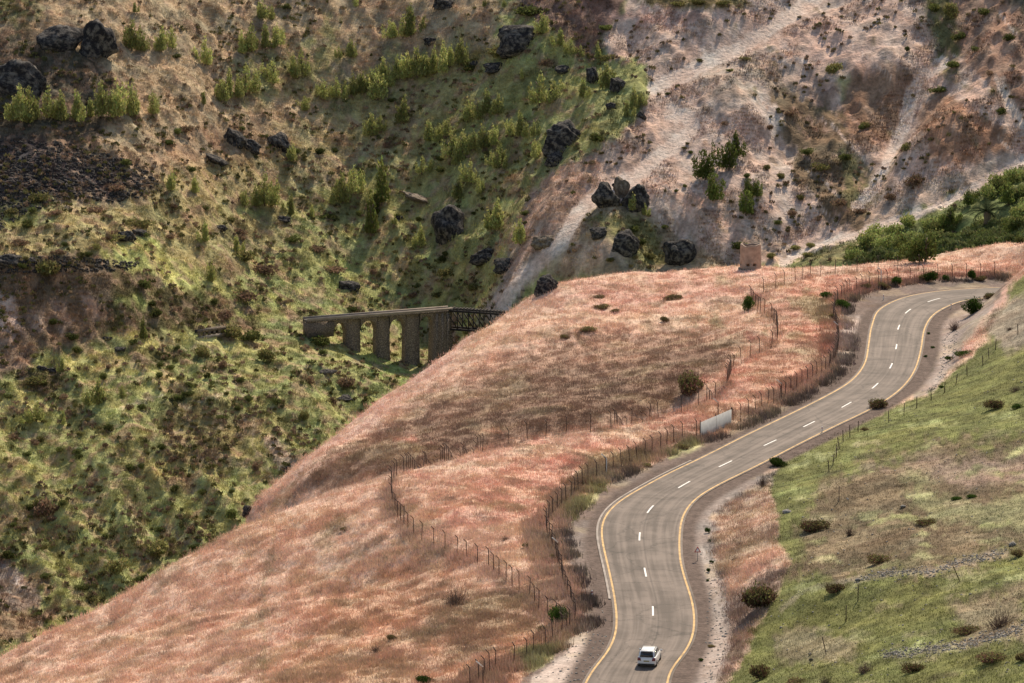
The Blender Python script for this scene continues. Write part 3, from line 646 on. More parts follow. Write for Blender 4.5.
def road_mat():
    m, nt, p = newmat('worn asphalt'); N = nt.nodes; L = nt.links
    uv = N.new('ShaderNodeUVMap'); uv.uv_map = 'lane'
    mp = N.new('ShaderNodeMapping'); mp.inputs['Scale'].default_value = (16, .35, 1); L.new(uv.outputs[0], mp.inputs[0])
    n1_ = N.new('ShaderNodeTexNoise'); n1_.inputs['Scale'].default_value = 1.0; n1_.inputs['Detail'].default_value = 4; n1_.inputs['Distortion'].default_value = .3; L.new(mp.outputs[0], n1_.inputs['Vector'])
    g = N.new('ShaderNodeNewGeometry'); n2_ = N.new('ShaderNodeTexNoise'); n2_.inputs['Scale'].default_value = .22; n2_.inputs['Detail'].default_value = 7; n2_.inputs['Roughness'].default_value = .65; L.new(g.outputs['Position'], n2_.inputs['Vector'])
    n3_ = N.new('ShaderNodeTexNoise'); n3_.inputs['Scale'].default_value = 9; n3_.inputs['Detail'].default_value = 3; L.new(g.outputs['Position'], n3_.inputs['Vector'])
    # cracks and sealed joints
    vo = N.new('ShaderNodeTexVoronoi'); vo.feature = 'DISTANCE_TO_EDGE'; vo.inputs['Scale'].default_value = .15
    ad = N.new('ShaderNodeVectorMath'); ad.operation = 'MULTIPLY_ADD'; L.new(n2_.outputs['Color'], ad.inputs[0]); ad.inputs[1].default_value = (5, 5, 0); L.new(g.outputs['Position'], ad.inputs[2]); L.new(ad.outputs[0], vo.inputs['Vector'])
    cr = N.new('ShaderNodeMapRange'); cr.inputs[1].default_value = 0; cr.inputs[2].default_value = .02; cr.inputs[3].default_value = .6; cr.inputs[4].default_value = 1; L.new(vo.outputs['Distance'], cr.inputs[0])
    # polished and darkened wheel tracks across the width
    sx = N.new('ShaderNodeSeparateXYZ'); L.new(uv.outputs[0], sx.inputs[0])
    wv = N.new('ShaderNodeMath'); wv.operation = 'MULTIPLY'; wv.inputs[1].default_value = 8 * math.pi; L.new(sx.outputs[0], wv.inputs[0])
    cs = N.new('ShaderNodeMath'); cs.operation = 'COSINE'; L.new(wv.outputs[0], cs.inputs[0])
    add = N.new('ShaderNodeMath'); add.operation = 'MULTIPLY_ADD'; add.inputs[1].default_value = .05; add.inputs[2].default_value = 0; L.new(cs.outputs[0], add.inputs[0])
    s1_ = N.new('ShaderNodeMath'); s1_.operation = 'ADD'; L.new(n1_.outputs[0], s1_.inputs[0]); L.new(add.outputs[0], s1_.inputs[1])
    s2_ = N.new('ShaderNodeMath'); s2_.operation = 'ADD'; L.new(s1_.outputs[0], s2_.inputs[0]); L.new(n2_.outputs[0], s2_.inputs[1])
    s3_ = N.new('ShaderNodeMath'); s3_.operation = 'MULTIPLY_ADD'; s3_.inputs[1].default_value = .35; L.new(n3_.outputs[0], s3_.inputs[0]); L.new(s2_.outputs[0], s3_.inputs[2])
    r = N.new('ShaderNodeValToRGB'); r.color_ramp.elements[0].position = .0; r.color_ramp.elements[1].position = 1
    mr = N.new('ShaderNodeMapRange'); mr.inputs[1].default_value = .98; mr.inputs[2].default_value = 1.36; L.new(s3_.outputs[0], mr.inputs[0]); L.new(mr.outputs[0], r.inputs[0])
    r.color_ramp.elements[0].color = (.095, .073, .060, 1); r.color_ramp.elements[1].color = (.20, .158, .133, 1)
    dx_ = N.new('ShaderNodeMath'); dx_.operation = 'SUBTRACT'; L.new(sx.outputs[0], dx_.inputs[0]); dx_.inputs[1].default_value = .535
    ab = N.new('ShaderNodeMath'); ab.operation = 'ABSOLUTE'; L.new(dx_.outputs[0], ab.inputs[0])
    se = N.new('ShaderNodeMapRange'); se.inputs[1].default_value = .004; se.inputs[2].default_value = .016; se.inputs[3].default_value = .66; se.inputs[4].default_value = 1; L.new(ab.outputs[0], se.inputs[0])
    mu = N.new('ShaderNodeMath'); mu.operation = 'MULTIPLY'; L.new(se.outputs[0], mu.inputs[0]); L.new(cr.outputs[0], mu.inputs[1])
    sc = N.new('ShaderNodeVectorMath'); sc.operation = 'SCALE'; L.new(r.outputs[0], sc.inputs[0]); L.new(mu.outputs[0], sc.inputs['Scale'])
    L.new(sc.outputs[0], p.inputs['Base Color']); p.inputs['Roughness'].default_value = .75; p.inputs['Specular IOR Level'].default_value = .25
    b = N.new('ShaderNodeBump'); b.inputs['Distance'].default_value = .01; L.new(n3_.outputs[0], b.inputs['Height']); L.new(b.outputs[0], p.inputs['Normal'])
    return m
M_yel = plain('worn yellow paint', (.56, .34, .13), .75, 0, .4, .9); M_wht = plain('road white paint', (.78, .77, .74), .6, 0, .15, 2)
M_kerb = plain('dusty concrete edge', (.34, .29, .255), .9, 0, .3, .6)
road = tag(strip('road', road_mat(), lambda l, r: l + .35, lambda l, r: -r - .35, .0, nx=9), kind='structure')
strip('edge_line', M_yel, lambda l, r: l + .1, lambda l, r: l - .1, .005, parent=road)
strip('edge_line', M_yel, lambda l, r: -r + .1, lambda l, r: -r - .1, .005, parent=road)
strip('kerb_edge', M_kerb, lambda l, r: l + .62, lambda l, r: l + .38, .035, s0=60, s1=130, parent=road)
DASH = [(653,611),(645.5,573),(639.5,537),(651,508),(685,484),(727,463),(769.5,443),(810,423.6),(846,405),(875,386),(891,366),(896.5,346),(898.5,327.6),(908,311),(935,299.5)]
for px, py in DASH:
    x, y, _ = atZ(px, py, 0); s = RS[np.argmin(np.hypot(RC[:, 0] - x, RC[:, 1] - y))]
    off = float((np.array([x, y]) - RC[int(s)]) @ RN[int(s)])
    strip('centre_line', M_wht, lambda l, r, o=off: 0 * l + o + .09, lambda l, r, o=off: 0 * l + o - .09, .005, s - 2.1, s + 2.1, road)
s0 = RS[np.argmin(np.hypot(RC[:, 0] - atZ(664, 655, 0)[0], RC[:, 1] - atZ(664, 655, 0)[1]))]

# ------------------------------------------------------------------ grasses
def tufts(name, n, sel_w, blades, hmin, hmax, width, label, mat, bright=1.15, lean=.5, spread=.25):
    w = sel_w.ravel().astype(np.float64); w = w / w.sum(); idx = rng.choice(len(w), n, p=w)
    base = P3[idx] + np.c_[rng.normal(0, .3, n), rng.normal(0, .3, n), np.full(n, -.04)]
    col = CC[idx] * (bright * rng.uniform(.74, 1.26, (n, 1))) * (1 + rng.uniform(-1, 1, (n, 1)) * np.array([0, .07, -.05]))
    bp = np.repeat(base, blades, 0); N_ = len(bp)
    bp[:, :2] += rng.normal(0, spread, (N_, 2)); hgt = rng.uniform(hmin, hmax, N_) * np.repeat(rng.uniform(.6, 1.3, n), blades)
    ang = rng.uniform(0, 2 * np.pi, N_); ln = rng.uniform(0, lean, N_) * hgt; la = rng.normal(2.6, .9, N_)
    dx = np.cos(ang) * width / 2; dy = np.sin(ang) * width / 2
    V = np.empty((N_, 3, 3)); V[:, 0] = bp + np.c_[-dx, -dy, 0 * dx]; V[:, 1] = bp + np.c_[dx, dy, 0 * dx]
    V[:, 2] = bp + np.c_[np.cos(la) * ln, np.sin(la) * ln, hgt]
    cc = np.repeat(np.repeat(col, blades, 0) * rng.uniform(.85, 1.15, (N_, 1)), 3, 0)
    o = mesh_np(name, V.reshape(-1, 3), np.arange(N_ * 3).reshape(-1, 3), mat, cc)
    return tag(o, label, 'grass', kind='stuff')
clsv = np.zeros(GX.shape, np.int8); clsv[:-1, :-1] = cls
tuft_pat = .25 + sstep(.42, .62, vnoise(GX, GY, 1.4, 80))
tufts('dry_grass', 190000, VISW * (clsv == 1) * tuft_pat * (rd > 7), 5, .14, .42, .06, 'pinkish straw coloured dry grass covering the hills left of the road', M_grass, 1.12)
tufts('meadow_grass', 45000, VISW * (clsv == 2), 4, .08, .2, .06, 'short green grass on the slope right of the road', M_grass, 1.1)
tufts('hillside_grass', 90000, VISW * ((clsv == 0)) * tuft_pat, 5, .3, .75, .15, 'green and brown grass tussocks over the far hillside', M_grass, 1.05, .5, .4)
tufts('sparse_weeds', 9000, VISW * ((clsv == 4)) * (vnoise(GX, GY, 6, 82) > .55), 5, .3, .8, .22, 'sparse brown weeds on the pale eroded slope', M_grass, .62, .5, .45)
print('grass', round(time.time() - T0, 1))
#PART2
# ------------------------------------------------------------------ plants
def leaves(P, s, col, up=.4, var=.25, elong=1.6, r=rng):
    n = len(P); d = r.normal(0, 1, (n, 3)); d[:, 2] = np.abs(d[:, 2]) + up * 2; d /= np.linalg.norm(d, axis=1)[:, None]
    e = np.cross(d, r.normal(0, 1, (n, 3))); e /= np.linalg.norm(e, axis=1)[:, None] + 1e-9
    sz = s * r.uniform(.6, 1.4, (n, 1)); V = np.empty((n, 3, 3))
    V[:, 0] = P - e * sz * .5; V[:, 1] = P + e * sz * .5; V[:, 2] = P + d * sz * elong
    c = np.array(col) * r.uniform(1 - var, 1 + var, (n, 1)) * (1 + r.normal(0, .08, (n, 3)))
    return V.reshape(-1, 3), np.repeat(np.clip(c, .004, 1), 3, 0)
def lobes(n, L, r=rng):
    """points spread through a set of ellipsoids (cx,cy,cz,rx,ry,rz)"""
    L = np.array(L); vol = L[:, 3] * L[:, 4] * L[:, 5]; k = r.choice(len(L), n, p=vol / vol.sum())
    d = r.normal(0, 1, (n, 3)); d /= np.linalg.norm(d, axis=1)[:, None]; q = r.uniform(.25, 1, (n, 1)) ** .45
    return L[k, :3] + d * q * L[k, 3:]
def mesh_only(nm_, V, tris, mat, cols=None, quads=None):
    o = mesh_np(nm_, V, tris, mat, cols, quads); me = o.data; bpy.data.objects.remove(o); return me
def tri(V): return np.arange(len(V)).reshape(-1, 3)
def sapling(seed, col, thin=False):
    r = np.random.default_rng(seed); L = []
    ns = 1 if thin else r.integers(3, 6)
    for i in range(ns):
        x, y = (0, 0) if i == 0 else r.normal(0, .2, 2); h = 1 if i == 0 else r.uniform(.5, .95)
        for k in range(7):
            t = k / 6; w = (.06 + .15 * (1 - t) ** .6) * (.8 if i else 1) * r.uniform(.8, 1.15)
            L.append((x * (1 + t * .4) + r.normal(0, .02), y * (1 + t * .4) + r.normal(0, .02), h * (.16 + .78 * t), w, w, .1 * h + .02))
    P = lobes(1150 if not thin else 700, L, r)
    return mesh_only('crown', *(lambda a: (a[0], tri(a[0]), M_leaf, a[1]))(leaves(P, .042, col, .9, .3, 1.9, r)))
def trunk_mesh(seed):
    r = np.random.default_rng(seed); mb = MB(); rings = []
    for k in range(6):
        t = k / 5; w = .028 * (1 - t * .85); a = np.arange(6) * np.pi / 3
        rings.append(np.c_[np.cos(a) * w + .03 * math.sin(t * 3), np.sin(a) * w, np.full(6, -.06 + .9 * t)])
    mb.loft(rings)
    for k in range(7):
        z = r.uniform(.15, .6); an = r.uniform(0, 6.28); mb.bar((0, 0, z), (math.cos(an) * .14, math.sin(an) * .14, z + .2), .012)
    o = mb.build('trunk', M_bark); me = o.data; bpy.data.objects.remove(o); return me
M_bark = plain('bark', (.16, .12, .09), .9, 0, .3, 8)
def bush_mesh(seed, col, n=700, s=.075, flat=.75, col2=None, tw=True):
    r = np.random.default_rng(seed); L = []
    for i in range(7):
        a = r.uniform(0, 6.28); d = r.uniform(0, .32); rr = r.uniform(.2, .36)
        L.append((math.cos(a) * d, math.sin(a) * d, .1 + r.uniform(.1, .45) * flat, rr, rr, rr * flat))
    P = lobes(n, L, r); k_ = r.random(n) < .22; P[k_] = P[k_] * r.uniform(1.0, 1.28, (k_.sum(), 1)); P[:, 2] = np.maximum(P[:, 2], -.05)
    V, c = leaves(P, s, col, .5, .35, 1.5, r)
    if col2 is not None:
        k = r.random(n) < np.clip(.9 - P[:, 2] * 1.2, .1, .8); c[np.repeat(k, 3)] *= np.array(col2) / np.array(col)
    return mesh_only('shrub', V, tri(V), M_leaf, c)
def twig_mesh(seed, col, n=150, flat=.8):
    r = np.random.default_rng(seed); V = []; cc = []
    for i in range(n):
        a = r.uniform(0, 6.28); el = r.uniform(.15, 1.5); L = r.uniform(.35, .75); p = r.normal(0, .06, 3); p[2] = 0
        for k in range(3):
            q = p + np.array([math.cos(a) * math.cos(el), math.sin(a) * math.cos(el), math.sin(el) * flat * 1.1]) * L / 2.4
            e = np.cross(q - p, r.normal(0, 1, 3)); e = e / np.linalg.norm(e) * .012 * (1 - k * .28)
            V += [p - e, p + e, q]; cc += [np.array(col) * r.uniform(.7, 1.3)] * 3
            p = p + (q - p) * .9; a += r.normal(0, .45); el += r.normal(0, .25)
    V = np.array(V); return mesh_only('shrub', V, tri(V), M_twig, np.array(cc))
YG = (.35, .365, .14); DG = (.11, .125, .045); OL = (.19, .18, .075); BRS = (.22, .15, .105); GB = (.05, .066, .028)
SAPS = [sapling(100 + i, YG) for i in range(7)]; THIN = [sapling(120 + i, (.15, .17, .055), True) for i in range(3)]
PINES = [sapling(130 + i, (.12, .15, .045)) for i in range(4)]
TRK_ = [trunk_mesh(i) for i in range(3)]
BSH = {'dark': [bush_mesh(200 + i, DG) for i in range(5)], 'olive': [bush_mesh(210 + i, OL) for i in range(5)],
       'brown': [bush_mesh(220 + i, BRS, 500) for i in range(5)], 'valley': [bush_mesh(230 + i, (.24, .27, .10), 1100, .06) for i in range(5)],
       'mixed': [bush_mesh(240 + i, OL, 2600, .04, .6, (.15, .08, .06)) for i in range(4)], 'lush': [bush_mesh(250 + i, (.05, .085, .02), 2600, .04) for i in range(3)],
       'bare': [twig_mesh(260 + i, (.15, .105, .085), 220) for i in range(4)]}
LM = [(75,45,'the black outcrops at top left'),(518,35,'the domed boulder at top centre'),(562,130,'the round boulder by the eroded slope'),(618,195,'the boulder cluster on the track bend'),
      (450,225,'the jagged rock above the viaduct'),(262,145,'the slanting dark slabs'),(60,180,'the black scree'),(380,340,'the stone viaduct'),(495,262,'the layered rock beside the track'),
      (751,257,'the round brick tower'),(20,310,'the pale cliff at left edge'),(212,335,'the ruined wall'),(985,205,'the dark palm clump'),(716,432,'the grey sheet metal panel'),(649,658,'the white car'),
      (697,556,'the triangular road sign'),(905,305,'the far road bend'),(395,490,'the sharp fence corner'),(890,395,'the road edge at mid right'),(690,130,'the track hairpin'),
      (20,595,'the grey bank at lower left'),(870,180,'the gully in the eroded slope'),(60,385,'the grassy terrace at left'),(245,270,'the bright green spur'),(940,575,'the rubble line on the meadow'),
      (285,465,'the gully beside the pink hill'),(130,520,'the scrubby slope at lower left'),(640,290,'the second pink hill crest'),(920,50,'the brown gully at top right')]
ORD = ['nearest','second nearest','third nearest','fourth nearest','fifth nearest','sixth nearest','seventh nearest','eighth nearest','ninth nearest','tenth nearest','eleventh nearest','twelfth nearest','thirteenth nearest','fourteenth nearest','fifteenth nearest','sixteenth nearest','seventeenth nearest','eighteenth nearest','nineteenth nearest','twentieth nearest','twenty-first nearest','twenty-second nearest','twenty-third nearest','twenty-fourth nearest','twenty-fifth nearest','twenty-sixth nearest','twenty-seventh nearest','twenty-eighth nearest','twenty-ninth nearest','thirtieth nearest']
pending = []
def place_label(o, desc, px, py):
    best = min(LM, key=lambda l: (l[0] - px) ** 2 + (l[1] - py) ** 2); dx, dy = px - best[0], py - best[1]
    pending.append((o, desc, best[2], 'left of' if abs(dx) >= abs(dy) and dx < 0 else 'right of' if abs(dx) >= abs(dy) else 'above' if dy < 0 else 'below', math.hypot(dx, dy)))
def finish_labels():
    g = {}
    for p in pending: g.setdefault((p[1], p[2], p[3]), []).append(p)
    for k, L in g.items():
        L.sort(key=lambda p: p[4])
        for i, p in enumerate(L): p[0]['label'] = f"{k[0]}, {ORD[min(i, 29)]} {k[2]} {k[1]}"
def mpp(p): return (p[1] / cp) / F            # metres per pixel there, roughly
def put_tree(px, py, h, meshes, name, desc, group, sw=1.0):
    p = hit(px, py); H_ = h * mpp(p); o = empty(name, p, None, 'tree', group, rng.uniform(0, 6.28)); o.scale = (H_ * sw, H_ * sw, H_)
    for nm_, me in (('crown', meshes[rng.integers(len(meshes))]), ('trunk', TRK_[rng.integers(3)])):
        c = bpy.data.objects.new(nm_, me); C.objects.link(c); c.parent = o
    place_label(o, desc, px, py); return o
def put_bush(px, py, w_, h_, kind, name, desc, group, p=None):
    p = hit(px, py) if p is None else p; me = BSH[kind][rng.integers(len(BSH[kind]))]
    o = bpy.data.objects.new(name, me); C.objects.link(o); W = w_ * mpp(p); o.location = p - np.array([0, 0, .05 * W]); o.rotation_euler = (0, 0, rng.uniform(0, 6.28))
    o.scale = (W * .95, W * .95, max(h_ * mpp(p) * 1.15, .2)); tag(o, None, 'shrub', group); place_label(o, desc, px, py); return o
TREES = [(21,122,38),(30,123,36),(48,120,32),(61,122,30),(77,122,32),(102,117,36),(117,118,38),(133,117,36),(153,115,24),(132,51,33),(144,52,20),(162,52,24),(172,49,22),(205,66,28),(135,13,11),(242,54,22),
 (221,102,24),(229,100,30),(204,105,14),(246,95,30),(238,98,22),(273,84,24),(302,78,28),(294,79,22),(252,52,28),(266,49,26),(277,46,22),(242,48,14),(263,20,20),(272,20,14),(356,7,14),(390,39,20),(411,37,33),(403,38,22),(351,58,20),(339,58,12),
 (324,100,20),(337,99,20),(353,96,24),(345,98,18),(362,94,22),(370,92,24),(378,100,28),(383,83,26),(389,88,22),(397,80,24),(407,80,28),(417,78,32),(426,77,24),(434,75,28),(443,73,30),(305,111,16),(404,124,28),(371,137,24),(381,133,18),(429,142,22),(292,162,20),
 (542,34,22),(560,46,18),(571,55,16),(581,57,12),(598,59,16),(461,66,30),(451,67,22),(485,7,10),(504,7,8),(448,137,20),(440,140,16),(468,122,24),(478,120,20),(487,115,26),(498,115,22),(540,105,32),(583,98,20),(607,88,26),(634,110,24),(627,117,18),(641,106,14),
 (452,159,28),(463,156,26),(458,162,18),(483,149,26),(493,146,22),(474,150,20),(520,137,26),(511,136,18),(534,137,16),(500,164,22),(491,166,16),(535,159,20),(522,80,12),
 (265,206,34),(256,207,22),(245,207,18),(271,206,24),(291,216,22),(312,218,14),(342,204,34),(354,194,28),(333,205,16),(421,248,24),(422,174,18),(395,225,10),(237,253,18),(212,282,22),(205,243,22),
 (459,199,22),(456,165,20),(471,184,24),(479,194,18),(498,169,20),(488,230,22),(498,230,30),(494,229,20),(520,245,28),(415,247,14),(633,211,18),(645,216,12),(171,191,22),(195,194,18),(98,405,28),(88,406,18),(37,422,22),(28,424,14),(122,398,14),(63,424,14),(62,372,16),(14,122,26),(90,118,20)]
for x, y, h in TREES: put_tree(x, y, h, SAPS, 'young_tree', 'yellow-green young tree', 'young trees scattered over the far hillside', rng.uniform(.8, 1.15))
for x, y, h in [(382,205,48),(371,236,44),(376,215,22),(143,340,24)]: put_tree(x, y, h, THIN, 'slender_tree', 'slender green tree', 'slender trees on the far hillside', .8)
for x, y, h in [(705,180,32),(713,201,30),(729,170,32),(736,158,26),(748,197,20),(746,215,26),(757,197,18)]: put_tree(x, y, h, PINES, 'dark_green_tree', 'dense green tree on pale eroded soil', 'green trees on the eroded slope', 1.05)
for x, y, h in [(925,262,34),(914,263,22),(950,228,22),(1008,205,24),(968,206,18),(1016,232,20)]: put_tree(x, y, h, PINES, 'dark_green_tree', 'dark tree rising out of valley bushes', 'green trees on the eroded slope', 1.5)
# ---- shrubs
FB = [(27,227,16,10,'dark'),(39,202,22,13,'olive'),(50,276,30,20,'olive'),(143,289,18,13,'dark'),(155,317,16,12,'dark'),(53,325,12,10,'dark'),(72,340,14,10,'dark'),(78,352,14,9,'dark'),(245,262,30,18,'olive'),(225,318,24,12,'brown'),(232,338,28,16,'olive'),(250,340,26,14,'dark'),
 (322,347,26,16,'dark'),(203,357,20,14,'olive'),(224,368,14,12,'brown'),(265,362,22,18,'olive'),(190,387,12,8,'dark'),(188,396,14,8,'dark'),(178,400,18,8,'dark'),(207,378,9,8,'dark'),(212,385,8,6,'dark'),(240,383,12,9,'dark'),(247,402,14,10,'dark'),(222,420,14,8,'dark'),(237,410,10,8,'dark'),(277,405,12,10,'dark'),
 (309,384,14,14,'brown'),(347,388,22,14,'brown'),(332,405,12,12,'brown'),(305,420,14,12,'olive'),(77,455,14,9,'dark'),(60,452,12,8,'dark'),(143,410,12,9,'dark'),(108,430,14,9,'dark'),(163,450,12,9,'dark'),(9,398,14,6,'dark'),(35,385,30,12,'olive'),(14,440,18,10,'brown'),(34,445,14,9,'brown'),
 (11,558,18,12,'dark'),(44,518,24,28,'brown'),(38,508,16,14,'olive'),(62,506,11,9,'dark'),(129,470,14,8,'dark'),(141,468,10,7,'dark'),(30,510,14,9,'dark'),(156,556,30,22,'olive'),(117,572,22,20,'olive'),(136,582,16,9,'dark'),(80,590,16,8,'dark'),(93,600,14,8,'olive'),(232,520,14,16,'dark'),(191,535,14,14,'brown'),(194,550,12,9,'dark'),(45,578,16,8,'dark'),
 (160,532,12,8,'dark'),(256,470,14,14,'brown'),(330,218,24,7,'dark'),(292,242,20,9,'dark'),(240,235,18,10,'brown'),(318,252,18,9,'brown'),(336,272,26,10,'brown'),(265,275,30,14,'brown'),(245,300,34,14,'brown'),(230,222,14,7,'olive'),(445,275,18,9,'olive'),(443,262,10,9,'dark'),(475,290,16,9,'olive'),(350,312,16,8,'dark'),
 (415,297,14,8,'brown'),(125,165,12,9,'dark'),(170,145,16,8,'dark'),(185,132,18,10,'brown'),(115,190,20,10,'brown'),(10,214,18,8,'olive'),(55,215,20,8,'brown'),(95,212,20,9,'brown'),(20,245,26,9,'brown'),(60,255,14,9,'brown'),(110,240,24,8,'olive'),(140,226,26,10,'olive'),(170,240,14,8,'brown'),(206,210,12,7,'dark'),(176,58,12,6,'dark'),(286,9,10,8,'dark'),
 (392,102,10,6,'dark'),(320,155,12,10,'dark'),(335,152,9,6,'dark'),(441,172,14,8,'dark'),(505,55,30,16,'olive'),(470,70,20,8,'dark'),(545,66,16,10,'brown'),(598,141,18,12,'dark'),(606,60,18,8,'olive'),(525,15,40,14,'dark'),(606,30,16,8,'dark'),(648,258,14,8,'olive'),(634,232,12,9,'dark'),(610,262,12,6,'olive'),(666,229,10,6,'dark'),(640,245,14,9,'dark')]
for x, y, w_, h_, k in FB: put_bush(x, y, w_, h_, k, 'shrub', {'dark': 'dark green shrub', 'olive': 'loose olive shrub', 'brown': 'brownish dry shrub'}[k], 'shrubs on the far hillside')
RB = [(778,225,9,7,'dark'),(746,178,9,7,'dark'),(740,250,18,12,'dark'),(676,192,6,4,'dark'),(685,187,6,4,'dark'),(691,154,7,5,'dark'),(767,170,10,7,'olive'),(781,179,10,8,'olive'),(792,217,14,9,'brown'),(807,155,14,10,'dark'),(684,149,7,4,'olive'),(861,130,9,8,'dark'),(865,128,12,8,'olive'),(835,72,18,14,'olive'),(949,18,18,20,'olive'),(935,12,16,12,'dark'),
 (958,40,16,12,'dark'),(955,68,20,10,'dark'),(975,52,10,8,'dark'),(937,92,20,9,'dark'),(985,15,16,10,'dark'),(908,52,7,8,'dark'),(1001,115,12,10,'dark'),(905,150,12,9,'olive'),(915,185,22,16,'brown'),(890,200,14,10,'brown'),(808,257,14,7,'olive'),(770,258,12,7,'olive'),(795,250,14,8,'olive'),(810,247,12,6,'olive'),(840,205,18,10,'brown'),(860,213,24,8,'brown'),
 (700,62,8,5,'olive'),(730,72,8,5,'dark'),(818,26,8,6,'dark'),(724,125,9,6,'brown'),(728,145,7,5,'dark'),(790,115,12,8,'brown'),(770,130,10,7,'brown'),(820,170,16,10,'olive'),(845,160,14,9,'dark'),(745,60,10,5,'olive'),(700,4,22,7,'olive'),(680,6,22,7,'olive'),(724,4,16,6,'olive'),(786,185,8,6,'brown'),(800,200,10,7,'olive'),(668,95,7,4,'dark'),(990,75,12,7,'brown'),(1010,40,14,9,'dark')]
for x, y, w_, h_, k in RB: put_bush(x, y, w_, h_, k, 'shrub', {'dark': 'small dark green shrub', 'olive': 'small olive shrub', 'brown': 'small brown shrub'}[k], 'shrubs on the eroded slope')
for i in range(62):
    for _ in range(50):
        x = rng.uniform(800, 1030); y = rng.uniform(170, 262)
        if y > 264 - (x - 800) * .425 + rng.uniform(0, 10) and y < 265 - max(0, x - 900) * .15: break
    if abs(x - 985) < 30 and y > 205: continue
    s = rng.uniform(11, 25); put_bush(x, y, s, s * rng.uniform(.6, .95), 'valley' if i % 4 else 'dark', 'bush', 'leafy green valley bush', 'bushes filling the side valley')
nrand = 0
while nrand < 95:
    x, y = rng.uniform(-5, 540), rng.uniform(120, 620); p = hit(x, y)
    if p[1] < 690 or (x > 470 and y > 225) or (y < 210 and x < 170): continue
    k = ['dark', 'brown', 'olive', 'dark'][rng.integers(4)]; s = rng.uniform(5, 12)
    put_bush(x, y, s, s * .75, k, 'shrub', {'dark': 'dark green shrub', 'olive': 'loose olive shrub', 'brown': 'brownish dry shrub'}[k], 'shrubs on the far hillside', p); nrand += 1
NB = [(560,623,30,24,'lush'),(688,393,36,32,'mixed'),(563,338,14,7,'mixed'),(587,332,19,10,'mixed'),(598,298,18,5,'mixed'),(601,309,19,8,'mixed'),(616,312,11,5,'mixed'),(672,299,24,8,'mixed'),(749,310,13,20,'lush'),(664,322,12,9,'mixed'),(423,682,26,10,'lush'),(455,604,38,26,'bare'),(376,652,14,13,'bare'),(392,640,12,9,'mixed'),
 (826,298,14,10,'lush'),(843,310,16,15,'lush'),(833,320,10,10,'mixed'),(866,290,14,10,'mixed'),(883,289,14,11,'mixed'),(895,286,14,14,'lush'),(929,282,15,16,'lush'),(921,282,8,12,'mixed'),(946,281,7,9,'lush'),(972,280,10,15,'lush'),(980,281,14,8,'mixed'),
 (540,527,16,10,'bare'),(527,548,14,8,'mixed'),(552,560,14,10,'mixed'),(505,540,12,8,'bare'),(600,487,16,7,'mixed'),(578,508,14,8,'mixed'),(565,520,12,8,'mixed'),(648,466,16,6,'mixed'),(547,650,14,9,'mixed'),(530,665,14,8,'mixed'),(680,449,18,9,'mixed'),(792,398,12,6,'mixed'),(546,633,20,12,'mixed'),(283,532,12,6,'bare'),(345,530,10,6,'mixed')]
for x, y, w_, h_, k in NB: put_bush(x, y, w_, h_, k, 'shrub', {'lush': 'dense green bush in dry grass', 'mixed': 'olive brown shrub in dry grass', 'bare': 'leafless shrub in dry grass'}[k], 'shrubs on the dry grass hills')
MBH = [(972,314,24,22,'lush'),(989,298,18,10,'mixed'),(955,330,20,16,'bare'),(950,360,10,6,'lush'),(963,356,20,9,'lush'),(929,334,5,3,'lush'),(933,348,5,3,'lush'),(926,357,5,3,'lush'),(880,408,23,17,'mixed'),(776,466,23,13,'lush'),(811,532,36,20,'mixed'),(926,524,30,10,'mixed'),(877,564,27,16,'mixed'),(837,592,24,16,'mixed'),(994,409,23,17,'mixed'),
 (1018,408,14,6,'lush'),(1016,391,22,10,'bare'),(864,431,10,7,'mixed'),(762,608,46,40,'mixed'),(763,487,10,20,'bare'),(1000,628,36,32,'bare'),(968,633,32,14,'mixed'),(993,661,36,17,'mixed'),(1021,661,20,16,'mixed'),(915,672,28,16,'mixed'),(865,672,26,18,'bare'),(826,684,20,15,'bare'),(795,684,36,10,'mixed'),(760,680,24,26,'mixed'),(850,536,14,18,'bare'),(1018,557,16,12,'mixed'),
 (708,533,6,8,'lush'),(710,542,5,4,'lush'),(709,572,6,6,'lush'),(712,563,5,4,'lush'),(708,581,5,3,'lush'),(712,647,10,4,'mixed'),(701,661,6,4,'lush'),(955,500,16,6,'lush'),(970,498,14,6,'lush'),(740,545,12,8,'bare'),(735,560,14,8,'bare'),(1010,330,12,6,'bare'),(942,388,8,4,'lush')]
for x, y, w_, h_, k in MBH: put_bush(x, y, w_, h_, k, 'shrub', {'lush': 'green roadside shrub', 'mixed': 'rust and olive shrub', 'bare': 'bare twiggy shrub'}[k], 'shrubs on the slope right of the road')
# palm clump
p = hit(987, 226); pal = empty('palm_clump', p + np.array([0, 0, .5]), 'big dark palm clump with radiating fronds above the valley bushes', 'palm'); pal.scale = (1.75, 1.75, 1.6)
r5 = np.random.default_rng(5)
for grp in range(26):
    V = []; cc = []
    a0 = grp / 26 * 6.28 + r5.uniform(-.1, .1); el0 = r5.uniform(.1, 1.35); q = np.array([0, 0, 1.6]); L = r5.uniform(2.8, 4.0); n = 12
    for k in range(n):
        el = el0 - k / n * 1.3; d = np.array([math.cos(a0) * math.cos(el), math.sin(a0) * math.cos(el), math.sin(el)]); q2 = q + d * L / n
        side = np.array([-math.sin(a0), math.cos(a0), 0])
        for sgn in (-1, 1):
            for j in (0, .5):
                b0 = q + (q2 - q) * j; V += [b0, b0 + d * .14, b0 + side * sgn * .55 * math.sin(math.pi * (k + 1) / (n + 1)) + d * .35 + np.array([0, 0, -.1])]
                cc += [np.array((.035, .048, .026)) * r5.uniform(.7, 1.4)] * 3
        q = q2
    V = np.array(V); mesh_np('frond', V, tri(V), M_leaf, np.array(cc), parent=pal)
